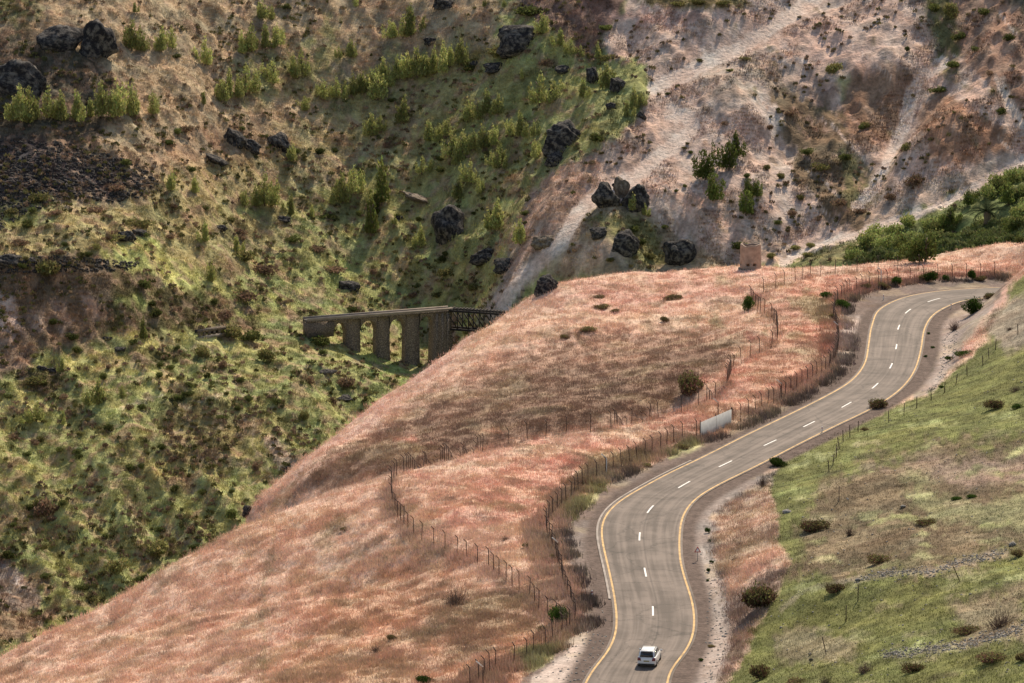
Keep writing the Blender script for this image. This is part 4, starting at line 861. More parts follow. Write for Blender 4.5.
mb = MB(); mb.loft([np.c_[np.cos(np.arange(8) * .785) * w, np.sin(np.arange(8) * .785) * w, np.full(8, z)] for w, z in ((.55, -.5), (.42, .6), (.5, 1.5), (.1, 1.9))]); mb.build('trunk', M_bark, pal)
def scrub(name, n, w, smin, smax, cols_, label):
    w = w.ravel().astype(np.float64); w /= w.sum(); idx = rng.choice(len(w), n, p=w); base = P3[idx]; m = 26
    R1 = rng.uniform(smin, smax, (n, 1, 1)); d = rng.normal(0, 1, (n, m, 3)); d /= np.linalg.norm(d, axis=2, keepdims=True); d[..., 2] = np.abs(d[..., 2]) * .8
    P = (base[:, None] + d * R1 * rng.uniform(.5, 1, (n, m, 1))).reshape(-1, 3)
    V, c = leaves(P, .42, (1, 1, 1), .5, .3, 1.3); cc = np.array(cols_)[rng.integers(len(cols_), size=n)] * rng.uniform(.7, 1.35, (n, 1))
    o = mesh_np(name, V, tri(V), M_grass, c * np.repeat(cc, m * 3, 0)); return tag(o, label, 'scrub', kind='stuff')
sel = VISW * (clsv == 0) * (.12 + sstep(.45, .65, vnoise(GX, GY, 9, 95)))
scrub('low_scrub', 3600, sel, .35, 1.0, [(.20, .18, .08), (.27, .19, .13), (.13, .125, .05), (.32, .23, .16)], 'low brown and olive scrub clumps dotted over the far hillside')
scrub('low_scrub', 420, VISW * (clsv == 4) * (.05 + sstep(.5, .7, vnoise(GX, GY, 14, 96))), .3, .8, [(.19, .16, .08), (.25, .18, .13)], 'sparse low scrub clumps on the pale eroded slope')
scrub('undergrowth', 1500, VISW * (clsv == 0) * (PXf > 800) * (PYf > 150), .6, 1.3, [(.22, .25, .09), (.17, .20, .075), (.27, .28, .13)], 'mixed green undergrowth between the bushes in the side valley')
print('plants', round(time.time() - T0, 1))

# ------------------------------------------------------------------ rocks
def rock_mat(name, c, c2):
    m, nt, p = newmat(name); N = nt.nodes; L = nt.links
    tc = N.new('ShaderNodeTexCoord'); n1_ = N.new('ShaderNodeTexNoise'); n1_.inputs['Scale'].default_value = 3.4; n1_.inputs['Detail'].default_value = 8; n1_.inputs['Roughness'].default_value = .7
    L.new(tc.outputs['Object'], n1_.inputs['Vector']); r = N.new('ShaderNodeValToRGB'); r.color_ramp.elements[0].position = .46; r.color_ramp.elements[1].position = .62
    r.color_ramp.elements[0].color = c + (1,); r.color_ramp.elements[1].color = c2 + (1,); L.new(n1_.outputs[0], r.inputs[0]); L.new(r.outputs[0], p.inputs['Base Color'])
    b = N.new('ShaderNodeBump'); b.inputs['Distance'].default_value = .5; L.new(n1_.outputs[0], b.inputs['Height']); L.new(b.outputs[0], p.inputs['Normal']); p.inputs['Roughness'].default_value = .9; p.inputs['Specular IOR Level'].default_value = .15
    return m
M_bas = rock_mat('black basalt', (.022, .021, .024), (.17, .155, .14)); M_tan = rock_mat('tan rock', (.14, .11, .085), (.32, .27, .22)); M_whr = rock_mat('pale rock', (.35, .32, .29), (.6, .57, .53))
import bmesh
def ico(sub):
    bm = bmesh.new(); bmesh.ops.create_icosphere(bm, subdivisions=sub, radius=1); bm.verts.ensure_lookup_table()
    V = np.array([v.co[:] for v in bm.verts]); Tt = np.array([[v.index for v in f.verts] for f in bm.faces]); bm.free(); return V, Tt
IV, IT = ico(4); SV, ST = ico(1)
def rockshape(seed, V=IV, k=.85, facets=18):
    r = np.random.default_rng(seed); W = V.copy()
    for _ in range(facets):                       # flat broken faces
        n = r.normal(0, 1, 3); n[2] *= .7; n /= np.linalg.norm(n); d = r.uniform(.6, .92); s = W @ n; W = W - np.maximum(s - d, 0)[:, None] * n * .92
    for o_, a in ((1.6, .18), (3.3, .13), (7, .075), (14, .035)):
        ph = r.uniform(0, 6.28, (4, 3)); dr = r.normal(0, 1, (4, 3)); q = sum(np.sin(W @ (dr[i] * o_) + ph[i, 0]) for i in range(4)) / 3
        W = W * (1 + k * a / .18 * .45 * q[:, None] * .6)
    return W
RK = [(58,52,46,30,'b','broad grey-topped black outcrop at top left of the picture'),(98,56,34,38,'b','long slanting black outcrop right of the broad outcrop'),(16,96,56,42,'b','massive dark outcrop at the left edge behind the tree row'),(518,54,42,38,'b','big domed black boulder standing at top centre'),(562,150,38,32,'b','big round black boulder left of the eroded slope'),
 (592,83,11,22,'b','upright narrow black rock above the round boulder'),(619,91,18,18,'b','squarish black rock beside the upright narrow rock'),(450,240,28,42,'b','jagged black crag standing above the viaduct'),(605,208,26,28,'b','round dark boulder at the left of the cluster by the track'),(622,198,16,24,'t','brown boulder in the middle of the cluster by the track'),(620,190,14,8,'b','small cap boulder behind the cluster by the track'),(637,210,26,30,'b','leaning black boulder at the right of the cluster by the track'),
 (599,238,20,14,'b','dark boulder below the cluster by the track'),(625,254,30,26,'b','black outcrop above the second pink hill crest'),(680,264,32,34,'b','large dark rounded outcrop left of the brick tower'),(236,145,24,18,'b','slanting black slab, left of the three on the mid hillside'),(250,151,20,14,'b','slanting black slab, middle of the three on the mid hillside'),(279,151,26,20,'b','slanting black slab, right of the three on the mid hillside'),
 (216,164,24,9,'b','low dark rock below the slanting slabs'),(418,202,28,9,'t','long fallen grey slab left of the jagged crag'),(487,262,26,16,'b','layered dark rock left of the dirt track foot'),(505,272,24,18,'b','lower layered rock beside the dirt track foot'),(546,293,24,20,'b','grey rock at the crest of the second hill beside the track'),(545,246,20,14,'t','brown rounded mound in the fork of the dirt track'),
 (445,8,22,14,'b','dark rock cut by the top edge of the picture'),(611,109,9,8,'b','small dark rock, upper of two under the squarish rock'),(641,119,9,9,'b','small dark rock, right of two near the track hairpin'),(563,74,16,10,'b','grey rock left of the upright narrow rock'),(431,44,14,8,'b','grey rock between young trees near the top'),(552,96,7,14,'b','thin standing rock above the round boulder'),
 (495,72,26,12,'b','flat broken rock below the domed boulder'),(556,164,22,13,'b','rubbly rock at the foot of the round boulder'),(126,241,16,14,'b','black rock on the green hillside left of centre'),(140,236,16,9,'b','low black rock right of the black one at left'),(8,266,24,14,'b','black rock pile at the left edge on the green ledge'),(31,263,11,6,'b','small black rock on the green ledge at left'),(475,66,10,6,'b','small black rock left of the flat broken one'),
 (42,371,10,6,'b','small dark rock on the grassy terrace at left'),(52,373,14,6,'b','dark flat rock on the grassy terrace at left'),(120,351,14,5,'b','dark ledge stone under the upper terrace'),(106,340,12,4,'b','dark stone on the upper terrace edge'),(220,230,12,7,'b','dark stone below the slender trees at left'),(350,290,22,12,'b','grey rock on the hillside just above the viaduct'),(280,222,18,7,'b','dark flat stone on the hillside left of the slender trees'),
 (345,402,18,7,'b','dark rock strip on the green slope below the viaduct'),(327,375,16,6,'b','dark rocks by the bush at the viaduct foot'),(400,220,8,5,'b','small dark stone below the fallen slab'),(286,472,10,7,'b','dark rock in the gully mouth beside the pink hill'),(247,516,10,14,'b','dark rock face where the two pink hills meet')]
rmesh = {}
for i, (x, y, w_, h_, k, lb) in enumerate(RK):
    key = (k, i % 9)
    if key not in rmesh:
        rmesh[key] = mesh_only('boulder', rockshape(400 + i), IT, M_bas if k == 'b' else M_tan)
    o = bpy.data.objects.new('boulder', rmesh[key]); C.objects.link(o); p = hit(x, y); s = mpp(p)
    dpt = max(w_, h_) * .5 * s * .8; o.location = (p[0], p[1] + dpt * .5, p[2] + h_ * s * .26); o.scale = (w_ * s * .62, dpt, h_ * s * .56); o.rotation_euler = (0, math.radians(25) if 'slant' in lb or 'long' in lb else 0, rng.uniform(-.4, .4))
    tag(o, lb, 'rock', 'dark boulders on the far hillside')
for x, y, w_, h_, lb in [(787,513,13,7,'white broken rock at the meadow edge above the rusty shrub'),(1013,546,9,6,'white rock at the right edge of the meadow'),(811,661,6,5,'small dark stone near the bottom of the meadow'),(810,655,6,3,'small white stone near the bottom of the meadow'),(903,507,7,3,'flat grey stone in the middle of the meadow'),(858,581,7,4,'pale stone at the left end of the rubble line')]:
    me = mesh_only('rock', rockshape(int(x), SV @ np.eye(3)), ST, M_bas if 'dark' in lb else M_whr)
    o = bpy.data.objects.new('rock', me); C.objects.link(o); p = hit(x, y); s = mpp(p); o.location = (p[0], p[1], p[2] + .1); o.scale = (w_ * s * .55, w_ * s * .5, h_ * s * .6); tag(o, lb, 'rock')
def stones(name, pts, smin, smax, mat, label, flat=.7):
    n = len(pts); r = rng; base = SV[None] * (1 + r.uniform(-.35, .35, (n, len(SV), 1))); s = r.uniform(smin, smax, (n, 1, 1)) * r.uniform(.5, 1.2, (n, 1, 3)) * np.array([1, 1, flat])
    V = base * s; a = r.uniform(0, 6.28, n); ca, sa = np.cos(a)[:, None], np.sin(a)[:, None]
    X = V[..., 0] * ca - V[..., 1] * sa; Yy_ = V[..., 0] * sa + V[..., 1] * ca; V = np.stack([X, Yy_, V[..., 2]], -1) + np.asarray(pts)[:, None]
    Tt = ST[None] + (np.arange(n) * len(SV))[:, None, None]
    o = mesh_np(name, V.reshape(-1, 3), Tt.reshape(-1, 3), mat); return tag(o, label, 'stones', kind='stuff')
def pick(n, region, xx0, xx1, yy0, yy1):
    out = []
    while len(out) < n:
        x, y = rng.uniform(xx0, xx1), rng.uniform(yy0, yy1)
        if region(x, y): out.append(hit(x, y))
    return np.array(out)
def inpoly(P): return lambda x, y: bool(inside(P, np.array([x]), np.array([y]))[0])
stones('scree', pick(1500, inpoly([(-10,140),(60,142),(130,160),(168,188),(120,202),(60,197),(-10,236)]), -10, 170, 138, 238), .3, .9, M_bas, 'black broken scree on the dark slope at left')
stones('scree', pick(500, inpoly([(-10,258),(60,256),(140,262),(130,270),(-10,274)]), -10, 140, 255, 275), .25, .7, M_bas, 'thin line of black rubble along the green ledge at left')
def nearline(P, wd):
    return lambda x, y: float(polydist(np.array([x]), np.array([y]), P)[0]) < wd * abs(rng.normal(0, .6))
rr1 = pick(420, nearline([(858,580),(890,572),(930,572),(960,562),(1005,552)], 5), 850, 1010, 545, 590)
rr2 = pick(620, nearline([(886,655),(920,650),(960,646),(1000,635),(1040,622)], 6), 880, 1030, 615, 665)
stones('rubble', rr1,   .07, .2, M_whr, 'upper line of pale rubble across the meadow')
stones('rubble', rr2,   .07, .2, M_whr, 'lower line of pale rubble across the meadow')
stones('meadow_stones', pick(520, inpoly([(780,470),(1024,330),(1024,683),(760,683)]), 760, 1024, 330, 683), .05, .16, M_whr, 'small white stones scattered over the meadow')
stones('verge_stones', np.vstack([pick(200, inpoly([(700,548),(716,560),(724,600),(728,640),(712,690),(700,700),(705,650),(708,600)]), 698, 730, 545, 690), pick(260, inpoly([(925,395),(940,372),(942,340),(960,320),(955,360),(940,385)]), 920, 962, 318, 396),
    pick(160, inpoly([(520,690),(560,655),(590,622),(606,606),(606,640),(575,700)]), 518, 610, 600, 690)]), .05, .17, M_whr, 'loose stones and rubble along the road verges')
print('rocks', round(time.time() - T0, 1))

# ------------------------------------------------------------------ fences
M_rust = plain('rusted steel', (.075, .042, .03), .8, .1, .35, 4); M_mesh = plain('rusty wire', (.12, .07, .052), .8, 0, .3, 2); M_wpost = plain('galvanised white post', (.62, .60, .57), .6, 0, .1, 2)
def fence(name, runs, label, hgt=2.0, arm=True, space=3.0, wires=7, dia=.085, wire=.009, maxpost=99, group=None):
    root = None; npost = 0; wm = MB()
    for ln in runs:
        P = np.array([hit(x, y)[:2] for x, y in ln]); Q, _ = resample(P, space)
        if len(Q) < 2: continue
        g = np.array([gz(np.array(q[0]), np.array(q[1])) for q in Q])
        if root is None: root = empty(name, (Q[0][0], Q[0][1], g[0]), label, 'fence', group)
        O = np.array(root.location); tops = []
        for i, (q, z) in enumerate(zip(Q, g)):
            t = Q[min(i + 1, len(Q) - 1)] - Q[max(i - 1, 0)]; t = t / (np.linalg.norm(t) + 1e-6); nrm = np.array([-t[1], t[0]])
            if nrm[0] > 0: nrm = -nrm
            b = np.array([q[0], q[1], z - .3]) - O; ls = rng.normal(0, .035 if arm else .07, 2); h = hgt * rng.uniform(.93, 1.04)
            tp = b + np.array([ls[0] * h, ls[1] * h, h + .3]); tops.append((b + np.array([0, 0, .35]), tp))
            if npost < maxpost:
                m_ = MB(); m_.bar(b, tp, dia)
                if arm: m_.bar(tp, tp + np.array([nrm[0] * .32, nrm[1] * .32, .34]), dia * .85)
                m_.build('post', M_rust, root); npost += 1
        for i in range(len(tops) - 1):
            (b0, t0), (b1, t1) = tops[i], tops[i + 1]
            for k in range(wires):
                f = (k + .5) / wires if wires < 5 else k / (wires - 1)
                sag = np.array([0, 0, -rng.uniform(0, .05)]); a_ = b0 + (t0 - b0) * f; c_ = b1 + (t1 - b1) * f; m = (a_ + c_) / 2 + sag
                wm.bar(a_, m, wire, n=3); wm.bar(m, c_, wire, n=3)
            if wires >= 5:
                for k in range(1, 6):
                    f = k / 6; a_ = b0 + (b1 - b0) * f; c_ = t0 + (t1 - t0) * f; wm.bar(a_, c_, wire, n=3)
    wm.build('wire_mesh' if wires >= 5 else 'wire', M_mesh, root)
    return root
F1 = [(567,632),(557,622),(548,618),(539,611),(533,600),(527,595),(518,591),(508,584),(498.6,577),(488,567),(475,563),(461.5,557),(447.6,552),(433.7,546),(420.8,541),(412,536),(405,528),(399,520),(394,509),(391,496),(391.5,486),(395,478),(405,473.5),(426,464.5),(445,461.5),(464,456.5),(482.6,452.5),(501.4,447),(519,442.5),(556,438),(584,434),(598,430.5),(613,429),(628,425.5),(641.5,422),(653,419.5),(667,416.5),(678,413.5),(688,411),(705,403),(717,392.5),(727,384),(730,376),(733,368),(741,364),(757,354),(769,348.5),(777,343),(778,334),(776,325),(772,318),(763,313.5),(755.7,309),(751,303),(752,297),(763,293),(775,288.5),(786,284.5),(795,281.5),(805.5,277.5),(816,275.5),(836,273),(870,271.5),(905,269.5),(940,267.5)]
fence('mesh_fence', [F1[:27]], 'rusty mesh fence with bent post tops winding along the crest of the front hill', space=2.7)
fence('mesh_fence', [F1[26:]], 'long rusty mesh fence running from the second hill past the brick tower', space=3.4)
F2a = [(470,690),(482,681),(496,669),(513.5,666),(524.5,662),(535.5,653),(547.7,647),(557.5,638),(567,632),(576,622.5),(571,601),(567,595.7),(563,586),(560,571),(556,557),(552.6,549),(547.7,537),(546,524),(553,516),(570,500),(585,484),(606,475.5),(627,466),(637,461.5),(648,456),(659,451.5),(669.6,445),(681,440),(699,438)]
fence('mesh_fence', [F2a], 'rusty mesh fence along the near road shoulder ending at the grey panel', space=2.3)
F2b = [(733,425),(741.6,421),(755,413),(767,406.5),(780.7,400.5),(794,391.5),(812,381),(828,371),(835,360),(839,346),(837,330),(833,318),(838,303),(850,293.5),(868,287.5),(890,283.5),(909,281),(930,279.5),(956,278.5),(980,278),(1001,277.5)]
fence('mesh_fence', [F2b], 'rusty mesh fence along the road shoulder beyond the grey panel', space=2.4)
F3 = [(1018,335),(996.5,348),(983,366),(967,376),(951.7,387.5),(941.7,394.5),(932,400),(920,406),(903.4,415.5),(891,422),(874,427),(858.7,432),(844,441),(829,472),(839,500),(850,537),(858,601),(846,622),(826.5,654)]
fence('wire_fence', [F3[:14]], 'thin wire fence on low posts along the meadow above the road', hgt=1.45, arm=False, space=5.0, wires=3, dia=.09, wire=.01)
for x, y, lb, ln_ in [(839,501,'lone thin post on the meadow above the dark patch',0),(858,601,'lone thin post on the meadow beside the pale stones',0),(846,622,'lone thin post on the lower meadow',0),(826.5,654,'leaning thin post near the bottom of the meadow',-.25),(961,582,'strongly leaning post under the upper rubble line',-.5)]:
    p = hit(x, y); m_ = MB(); m_.bar((0, 0, -.2), (ln_ * 1.6, 0, 1.6), .08); m_.bar((ln_ * .9 - .05, 0, .8), (ln_ * .9 + .05, .02, .84), .06); o = m_.build('fence_post', M_rust); o.location = p; tag(o, lb, 'post', 'lone posts on the meadow')
for x, y, lb in [(483,690,'white-tipped bent post at the bottom of the near fence'),(558,563,'white-tipped bent post leaning over the fence beside the shoulder'),(606.5,477,'white-tipped bent post where the near fence straightens'),(718,420,'short white-tipped bent post above the grey panel'),(781.5,401,'white-tipped bent post midway along the far roadside fence'),(838,341,'white-tipped bent post at the bend before the far curve'),(881,285,'white-tipped bent post behind the far road curve')]:
    p = hit(x, y); r0 = empty('bent_post', p, lb, 'post', 'white-tipped bent posts on the fences'); m_ = MB(); m_.bar((0, 0, -.3), (0, 0, 2.2), .1); m_.build('shaft', M_wpost if x in (606.5, 881) else M_rust, r0)
    m_ = MB(); m_.bar((0, 0, 2.2), (-.62, -.1, 2.75), .11); m_.build('arm', M_wpost, r0)
# grey sheet metal panels
M_sheet = plain('galvanised sheet', (.42, .41, .40), .6, 0, .12, 1.5)
p0, p1 = hit(700.5, 439), hit(731.5, 425.5); pn = empty('metal_panel', p0, 'grey sheet metal panels closing a gap in the roadside fence', 'panel')
d = np.array(p1 - p0); L = np.linalg.norm(d[:2]); t = d / L; nrm = np.array([t[1], -t[0], 0])
for k in (0, 1):
    m_ = MB(); a0, a1 = (k * L / 2 + .04), ((k + 1) * L / 2 - .04); ns = 14; V = []
    for i in range(ns + 1):
        s_ = a0 + (a1 - a0) * i / ns; off = nrm * (.03 if i % 2 else 0)
        for z in (.06, 2.05): V.append(t * s_ + off + (0, 0, z)); V.append(t * s_ + off - nrm * .012 + (0, 0, z))
    Q = []
    for i in range(ns):
        b_ = i * 4; Q += [(b_, b_ + 4, b_ + 6, b_ + 2), (b_ + 5, b_ + 1, b_ + 3, b_ + 7), (b_ + 2, b_ + 6, b_ + 7, b_ + 3)]
    m_.add(V, Q); m_.build('sheet', M_sheet, pn)
for s_ in (0, L / 2, L): m_ = MB(); m_.bar(t * s_ - nrm * .06 + (0, 0, -.3), t * s_ - nrm * .06 + (0, 0, 2.3), .11); m_.build('post', M_rust, pn)
# roadside weeds
fl = [hit(x, y)[:2] for x, y in F2a + F2b]; near_sel = (clsv == 1) | (clsv == 3)
wd = np.full(GX.shape, 99.0); mm_ = near_sel & (VISW > 0) & (GX > -15) & (GY < 660); wd[mm_] = polydist(GX[mm_], GY[mm_], fl)
tufts('roadside_weeds', 16000, VISW * (wd < 2.2) * (vnoise(GX, GY, 2.0, 90) > .4) * (rd > 5.5), 6, .35, .95, .09, 'tall brown and green weeds growing along the roadside fences', M_grass, .85, .5, .35)
fl1 = [hit(x, y)[:2] for x, y in F1]; wd[:] = 99; mm_ = (clsv == 1) & (VISW > 0); wd[mm_] = polydist(GX[mm_], GY[mm_], fl1)
tufts('fence_weeds', 2600, VISW * (wd < .7) * (vnoise(GX, GY, 2.5, 92) > .4), 5, .3, .75, .07, 'tall rusty weeds tangled in the crest fence', M_grass, .95, .4, .3)
print('fences', round(time.time() - T0, 1))

# ------------------------------------------------------------------ viaduct
M_stone = rock_mat('dark weathered masonry', (.15, .12, .10), (.42, .34, .28)); M_cap = plain('pale deck stone', (.30, .25, .21), .9, 0, .25, .5); M_steel = plain('dark rusted girder', (.03, .024, .024), .7, .3, .3, 2)
ZD = -71.0
A_ = np.array(atZ(296, 320.2, ZD)); B_ = np.array(atZ(448, 308.5, ZD)); dv = B_ - A_; LV = np.linalg.norm(dv); ang = math.atan2(dv[1], dv[0])
via = empty('stone_viaduct', A_, 'dark arched stone viaduct carrying a steel truss span across the gorge', 'viaduct', None, ang)
pxl = lambda px: (px - 296) / (448 - 296) * LV
HW = 1.45
def box_part(nm_, a, b, mat, par=via): m_ = MB(); m_.box(a, b); return m_.build(nm_, mat, par)
box_part('deck', (pxl(305), -HW - .25, -.55), (LV + .6, HW + .25, -.15), M_stone)
box_part('track_bed', (pxl(305), -HW + .25, -.148), (LV + .6, HW - .25, -.03), M_cap)
box_part('parapet', (pxl(305), -HW - .25, -.146), (LV + .6, -HW + .24, .42), M_cap); box_part('parapet', (pxl(305), HW - .24, -.146), (LV + .6, HW + .25, .42), M_cap)
bays = [(331,343.6),(357.6,374),(387,403),(417,431)]
def spandrel(x0, x1, spring=-3.6):
    m_ = MB(); n = 14; c_ = (x0 + x1) / 2; R_ = (x1 - x0) / 2; V = []; rise = -1.25
    for i in range(n + 1):
        a_ = math.pi * (1 - i / n); x = c_ + R_ * math.cos(a_); z = rise - (spring - rise) * -1 * (1 - math.sin(a_)) if False else spring + (rise - spring) * math.sin(a_)
        for y in (-HW, HW): V += [(x, y, z), (x, y, -.552)]
    Q = []
    for i in range(n):
        b_ = i * 4; Q += [(b_, b_ + 4, b_ + 5, b_ + 1), (b_ + 6, b_ + 2, b_ + 3, b_ + 7), (b_ + 2, b_ + 6, b_ + 4, b_)]
    m_.add(V, Q); return m_.build('arch', M_stone, via)
bx = [(pxl(a), pxl(b)) for a, b in bays]
for x0, x1 in bx: spandrel(x0, x1)
def pier(x0, x1, w0, mat=M_stone, bat=.012):
    m_ = MB(); c_ = (x0 + x1) / 2; p = A_ + np.array([math.cos(ang), math.sin(ang), 0]) * c_; zb = float(gz(np.array(p[0]), np.array(p[1]))) - ZD - 4
    hx = (x1 - x0) / 2 * .88; rings = []
    for z in (-.552, -2.0, zb * .5, zb):
        e = (-z) * bat; rings.append(np.array([(c_ - hx - e, -w0 - e, z), (c_ + hx + e, -w0 - e, z), (c_ + hx + e, w0 + e, z), (c_ - hx - e, w0 + e, z)]))
    V = np.vstack(rings); Q = []
    for r_ in range(3):
        for i in range(4): j = (i + 1) % 4; Q.append((r_ * 4 + j, r_ * 4 + i, (r_ + 1) * 4 + i, (r_ + 1) * 4 + j))
    Q += [(3, 2, 1, 0)]; m_.add(V, [q[::-1] for q in Q]); return m_.build('pier', mat, via)
pier(bx[0][1], bx[1][0], HW); pier(bx[1][1], bx[2][0], HW); pier(bx[2][1], bx[3][0], HW)
pier(bx[3][1], LV + .5, HW + .35, bat=.025)
m_ = MB(); zb = -4.5; m_.box((pxl(305), -HW, zb), (bx[0][0], HW, -.552)); m_.build('abutment', M_stone, via)
# buttress strips on the big pier
for k in (0, 1, 2):
    xx_ = bx[3][1] + .4 + k * 1.5; m_ = MB(); m_.box((xx_, -HW - .75, -17), (xx_ + .5, -HW - .352, -.8)); m_.build('buttress', M_stone, via)
E_ = np.array(atZ(524, 313.5, ZD)); tv = E_ - B_; tv[2] = 0; LT = np.linalg.norm(tv) + 6; ta = math.atan2(tv[1], tv[0]) - ang
tr = bpy.data.objects.new('truss_span', None); C.objects.link(tr); tr.parent = via; tr.location = (LV + .3, 0, 0); tr.rotation_euler = (0, 0, ta)
NPN = 9; step_ = LT / NPN
for sy in (-1.6, 1.6):
    for nm_, z in (('top_chord', -.3), ('bottom_chord', -5.0)): m_ = MB(); m_.bar((0, sy, z), (LT, sy, z), .42, .5); m_.build(nm_, M_steel, tr)
    for k in range(NPN):
        m_ = MB(); a0, a1 = k * step_, (k + 1) * step_
        m_.bar((a0, sy, -.5), (a1, sy, -4.8), .24); m_.build('diagonal', M_steel, tr); m_ = MB(); m_.bar((a0 + .02, sy, -.5), (a0 + .02, sy, -4.8), .2); m_.build('vertical', M_steel, tr)
for k in range(NPN + 1):
    for z in (-.05, -5.0): m_ = MB(); m_.bar((k * step_, -1.6, z), (k * step_, 1.6, z), .22); m_.build('cross_beam', M_steel, tr)
for sy in (-.6, .6): m_ = MB(); m_.bar((0, sy, .15), (LT, sy, .15), .14); m_.build('rail', M_steel, tr)
m_ = MB()
for k in range(int(LT / .9)): m_.bar((k * .9, -1.5, .12), (k * .9 + rng.uniform(-.1, .1), 1.5, .12 + rng.uniform(0, .12)), .22)
m_.build('sleepers', M_steel, tr)
# low ruined wall left of the viaduct
q0, q1 = hit(199, 338), hit(226, 337); rw = empty('ruined_wall', q0, 'low dark ruined wall with openings on the terrace left of the viaduct', 'wall'); d = q1 - q0; L = np.linalg.norm(d[:2]); rw.rotation_euler = (0, 0, math.atan2(d[1], d[0]))
m_ = MB(); m_.box((0, 0, 1.2), (L, .5, 1.9)); m_.build('lintel', M_stone, rw); m_ = MB(); m_.box((-.2, -.1, -.6), (L + .2, .6, .3)); m_.build('footing', M_cap, rw)
for k in range(6): m_ = MB(); m_.box((k * (L - .5) / 5, .003, .302), (k * (L - .5) / 5 + .5, .497, 1.198)); m_.build('pillar', M_stone, rw)
m_ = MB(); m_.box((0, 1.2, -.5), (L, 1.6, 1.8)); m_.build('back_wall', M_steel, rw)

# ------------------------------------------------------------------ brick tower
M_brick = plain('weathered brick', (.36, .255, .195), .9, 0, .25, 1.5, .03)
tp = hit(751, 269.5); tw_ = empty('brick_tower', tp + np.array([0, 1.2, -.1]), 'round roofless brick tower on the pink grass tableland', 'tower')
R_ = 1.62; HT = 3.8; n = 40; rows = 18; V = []; Q = []
holes = set()
for ac in (-1.87, -1.18, -2.75, 1.2, .3):
    k0 = int(round((ac % (2 * math.pi)) / (2 * math.pi) * n))
    for dk in (-1, 0): 
        for rr_ in (3, 4): holes.add(((k0 + dk) % n, rr_))
zt = [HT * (1 + .02 * math.sin(k * .9) + .025 * math.sin(k * .37 + 1)) for k in range(n)]
for rad in (1.0, .84):
    for r_ in range(rows + 1):
        for k in range(n):
            a_ = k / n * 2 * math.pi; q = R_ * rad * (1.03 - .05 * r_ / rows); V.append((math.cos(a_) * q, math.sin(a_) * q, zt[k] * r_ / rows))
o2 = n * (rows + 1)
for r_ in range(rows):
    for k in range(n):
        j = (k + 1) % n; a_, b_, c_, d_ = r_ * n + k, r_ * n + j, (r_ + 1) * n + j, (r_ + 1) * n + k
        if (k, r_) in holes:
            for (u_, v_, nk) in ((a_, b_, (k, r_ - 1)), (b_, c_, (j, r_)), (c_, d_, (k, r_ + 1)), (d_, a_, ((k - 1) % n, r_))):
                if nk not in holes: Q.append((u_, v_, v_ + o2, u_ + o2))
            continue
        Q.append((a_, b_, c_, d_)); Q.append((b_ + o2, a_ + o2, d_ + o2, c_ + o2))
for k in range(n): j = (k + 1) % n; a_, b_ = rows * n + k, rows * n + j; Q.append((a_, b_, b_ + o2, a_ + o2))
mesh_np('wall', V, None, M_brick, None, Q, parent=tw_)
m_ = MB(); m_.loft([np.c_[np.cos(np.arange(24) * .2618) * w, np.sin(np.arange(24) * .2618) * w, np.full(24, z)] for w, z in ((1.95, -.4), (1.92, .16), (1.69, .2))], False); m_.build('footing', M_stone, tw_)  # dark ring modelled for the shadow at the tower's base

# ------------------------------------------------------------------ signs, markers
M_red = plain('sign red', (.55, .05, .04), .5, 0, .1, 2); M_pole = plain('grey pole', (.3, .3, .3), .5, .3, .1, 2)
p = hit(697.5, 561); sg = empty('warning_sign', p, 'small triangular white warning sign with red border beside the road', 'road sign')
m_ = MB(); m_.bar((0, 0, -.2), (0, 0, 1.35), .06); m_.build('pole', M_pole, sg)
def trip(rad, y, th=.02, z=1.15): a_ = [math.pi / 2 + k * 2 * math.pi / 3 for k in range(3)]; return [[(math.cos(t) * rad, yy_, z + math.sin(t) * rad) for t in a_] for yy_ in (y, y + th)]
m_ = MB(); m_.loft([np.array(r_) for r_ in trip(.42, -.06)]); m_.build('sign_border', M_red, sg); m_ = MB(); m_.loft([np.array(r_) for r_ in trip(.27, -.066, .004)]); m_.build('sign_face', M_wht, sg)
for x, y, lb in [(883.5,300,'small white delineator post outside the far curve'),(951,309,'small white delineator post inside the far curve'),(592,598,'small white delineator post on the near shoulder'),(822,433,'small white delineator post at the meadow road edge')]:
    p = hit(x, y); mk = empty('delineator_post', p, lb, 'marker post', 'roadside delineator posts'); m_ = MB(); m_.box((-.06, -.04, -.1), (.06, .04, .8)); m_.build('post', M_wht, mk); m_ = MB(); m_.box((-.063, -.043, .55), (.063, .043, .68)); m_.build('reflector_band', M_red, mk)

# ------------------------------------------------------------------ car
def carpaint(name, c, rough=.25, coat=.6, spec=.5):
    m = plain(name, c, rough, 0, .02, 1); m.node_tree.nodes['Principled BSDF'].inputs['Coat Weight'].default_value = coat; return m
M_car = carpaint('white car paint', (.82, .82, .82)); M_gls = carpaint('dark tinted glass', (.012, .014, .018), .08, .3); M_tyre = plain('tyre rubber', (.02, .02, .02), .8); M_rim = plain('alloy', (.45, .45, .47), .3, .8); M_lamp = carpaint('tail lamp red', (.20, .02, .02), .2); M_blk = plain('black plastic', (.02, .02, .022), .6); M_hl = carpaint('headlamp glass', (.6, .62, .65), .1)
M_plate = plain('yellow number plate', (.35, .28, .10), .5, 0, .03)
cpos = np.array(atZ(649.5, 662.5, 0)); car = empty('car', (cpos[0], cpos[1], .0), 'white hatchback driving away on the near bend of the road', 'car', None, math.radians(-10))
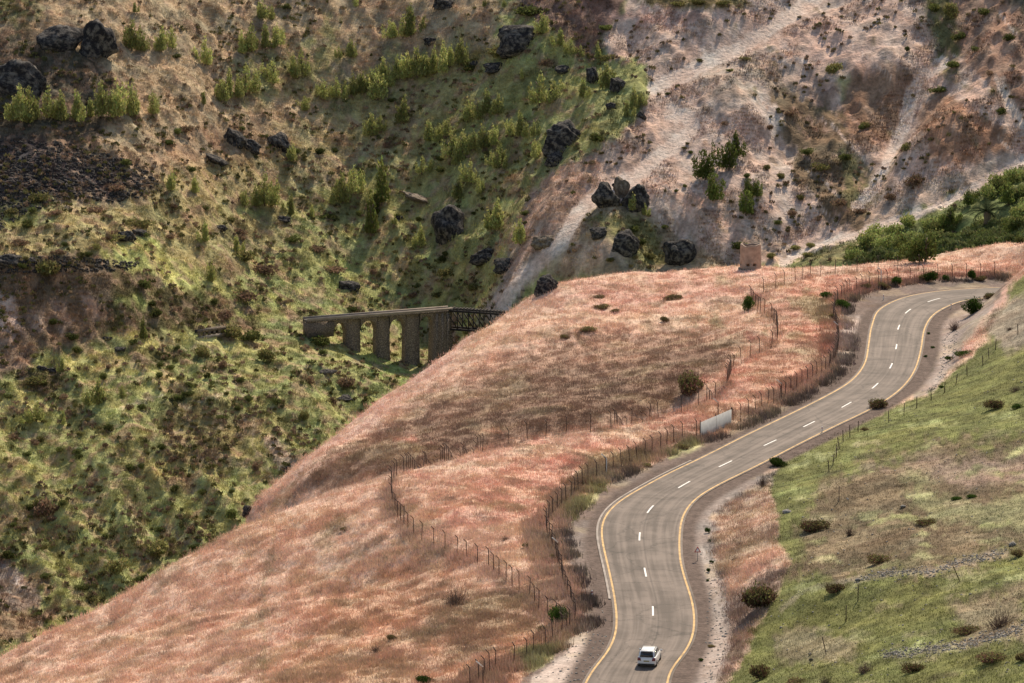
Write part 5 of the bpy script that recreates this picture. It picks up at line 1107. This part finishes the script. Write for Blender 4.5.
# y forward, x right, z up; local origin at the centre of the footprint
def ring(y, hw, z0, z1, r=.12):
    pts = []
    for (cx_, cz_, s0_) in ((hw - r, z1 - r, 0), (-hw + r, z1 - r, 90), (-hw + r, z0 + r, 180), (hw - r, z0 + r, 270)):
        for k in range(5): a_ = math.radians(s0_ + k * 22.5); pts.append((cx_ + r * math.cos(a_), y, cz_ + r * math.sin(a_)))
    return np.array(pts)
m_ = MB(); m_.loft([ring(*q) for q in [(-2.1, .70, .42, .78, .1), (-2.06, .82, .3, .93, .13), (-1.95, .865, .24, 1.0, .13), (-1.2, .885, .22, 1.0, .12), (0, .89, .22, .98, .12), (.95, .885, .22, .97, .13), (1.55, .86, .22, .88, .14), (1.95, .80, .26, .76, .14), (2.13, .66, .36, .64, .12)]]); m_.build('body', M_car, car, True)
m_ = MB(); m_.loft([ring(*q) for q in [(-1.98, .76, .9, 1.02, .05), (-1.80, .735, .9, 1.38, .1), (-1.62, .70, .9, 1.55, .12), (-.8, .69, .9, 1.60, .12), (.1, .68, .9, 1.58, .12), (.45, .69, .9, 1.46, .12), (1.2, .74, .88, 1.0, .05)]]); m_.build('roof', M_car, car, True)
def panel(nm_, pts, mat, par=car, th=.012):
    P = np.array(pts, float); nn = np.cross(P[1] - P[0], P[2] - P[0]); nn /= np.linalg.norm(nn); m_ = MB(); V = np.vstack([P - nn * .03, P + nn * th]); k = len(P)
    m_.add(V, [tuple(range(k))[::-1], tuple(range(k, 2 * k))] + [(i, (i + 1) % k, (i + 1) % k + k, i + k) for i in range(k)]); return m_.build(nm_, mat, par)
panel('rear_window', [(-.62, -2.03, 1.03), (.62, -2.03, 1.03), (.56, -1.79, 1.46), (-.56, -1.79, 1.46)], M_gls)
panel('windscreen', [(.66, 1.13, 1.04), (-.66, 1.13, 1.04), (-.58, .50, 1.46), (.58, .50, 1.46)], M_gls)
for s in (-1, 1):
    for ya, yb, yc, yd in ((-1.72, -1.0, -1.0, -1.55), (-.92, -.02, -.02, -.92), (.06, .95, .42, .06)):
        P = [(s * .785, ya, 1.02), (s * .785, yb, 1.02), (s * .73, yc, 1.44), (s * .73, yd, 1.44)]
        panel('side_window', P if s > 0 else P[::-1], M_gls)
    P = [(s * .52, -2.13, .70), (s * .84, -2.10, .70), (s * .84, -2.03, .98), (s * .58, -2.08, .98)]
    panel('tail_light', P if s > 0 else P[::-1], M_lamp, th=.03)
    P = [(s * .82, 1.92, .58), (s * .56, 2.06, .58), (s * .56, 1.98, .72), (s * .80, 1.82, .74)]
    panel('headlight', P if s > 0 else P[::-1], M_hl, th=.03)
    m_ = MB(); m_.box((s * .99 - .1, .72, 1.0), (s * .99 + .1, .85, 1.14)); m_.bar((s * .86, .8, 1.02), (s * .95, .8, 1.06), .05); m_.build('wing_mirror', M_car, car)
    m_ = MB(); m_.bar((s * .62, -1.5, 1.6), (s * .62, .1, 1.63), .04); m_.build('roof_rail', M_blk, car)
    for y in (-1.3, 1.3):
        a_ = np.arange(20) / 20 * 2 * math.pi
        def disc(x, rad): return np.c_[np.full(20, x), y + np.cos(a_) * rad, .32 + np.sin(a_) * rad]
        m_ = MB(); m_.loft([disc(s * .72, .30), disc(s * .74, .32), disc(s * .88, .32), disc(s * .905, .30), disc(s * .905, .21)]); w_ = m_.build('wheel', M_tyre, car)
        m_ = MB(); m_.loft([disc(s * .86, .205), disc(s * .912, .19), disc(s * .90, .05)]); m_.build('rim', M_rim, w_)
panel('number_plate', [(-.26, -2.10, .60), (.26, -2.10, .60), (.26, -2.085, .71), (-.26, -2.085, .71)], M_plate, th=.02)
m_ = MB(); m_.box((-.78, -2.12, .30), (.78, -1.95, .42)); m_.build('bumper_skirt', M_blk, car)
m_ = MB(); m_.box((-.55, -1.84, 1.50), (.55, -1.6, 1.56)); m_.build('spoiler', M_car, car)
finish_labels()

# ------------------------------------------------------------------ camera, light
cam_d = bpy.data.cameras.new('camera'); cam = bpy.data.objects.new('camera', cam_d); C.objects.link(cam)
cam_d.sensor_fit = 'HORIZONTAL'; cam_d.sensor_width = 36; cam_d.lens = 36 * F / 1024; cam_d.clip_start = 1; cam_d.clip_end = 6000
cam.location = (0, 0, H); cam.rotation_euler = (math.pi / 2 - PIT, 0, 0)
sc = bpy.context.scene; sc.camera = cam
SUN_EL, SUN_AZ = 46, 21      # azimuth clockwise from the view direction
w = bpy.data.worlds.new('World'); sc.world = w; w.use_nodes = True; nt = w.node_tree
sky = nt.nodes.new('ShaderNodeTexSky'); sky.sky_type = 'NISHITA'; sky.sun_disc = False
sky.sun_elevation = math.radians(SUN_EL); sky.sun_rotation = math.radians(SUN_AZ)
bg = nt.nodes['Background']; bg.inputs[1].default_value = .12; nt.links.new(sky.outputs[0], bg.inputs[0])
sd = bpy.data.lights.new('sun', 'SUN'); sun = bpy.data.objects.new('sun', sd); C.objects.link(sun)
sd.energy = 4.4; sd.angle = math.radians(1.5); sd.color = (1, .93, .83)
sun.rotation_euler = (math.radians(90 - SUN_EL), 0, math.radians(180 - SUN_AZ)); sun.location = (100, 200, 300)
sc.view_settings.view_transform = 'Standard'; sc.view_settings.look = 'None'; sc.view_settings.gamma = 1; sc.view_settings.use_curve_mapping = False
sc.view_settings.use_white_balance = True; sc.view_settings.white_balance_temperature = 7600
sc.view_settings.exposure = .26
sc.cycles.max_bounces = 4; sc.cycles.diffuse_bounces = 2; sc.cycles.transmission_bounces = 3; sc.cycles.use_denoising = True
print('done', round(time.time() - T0, 1))
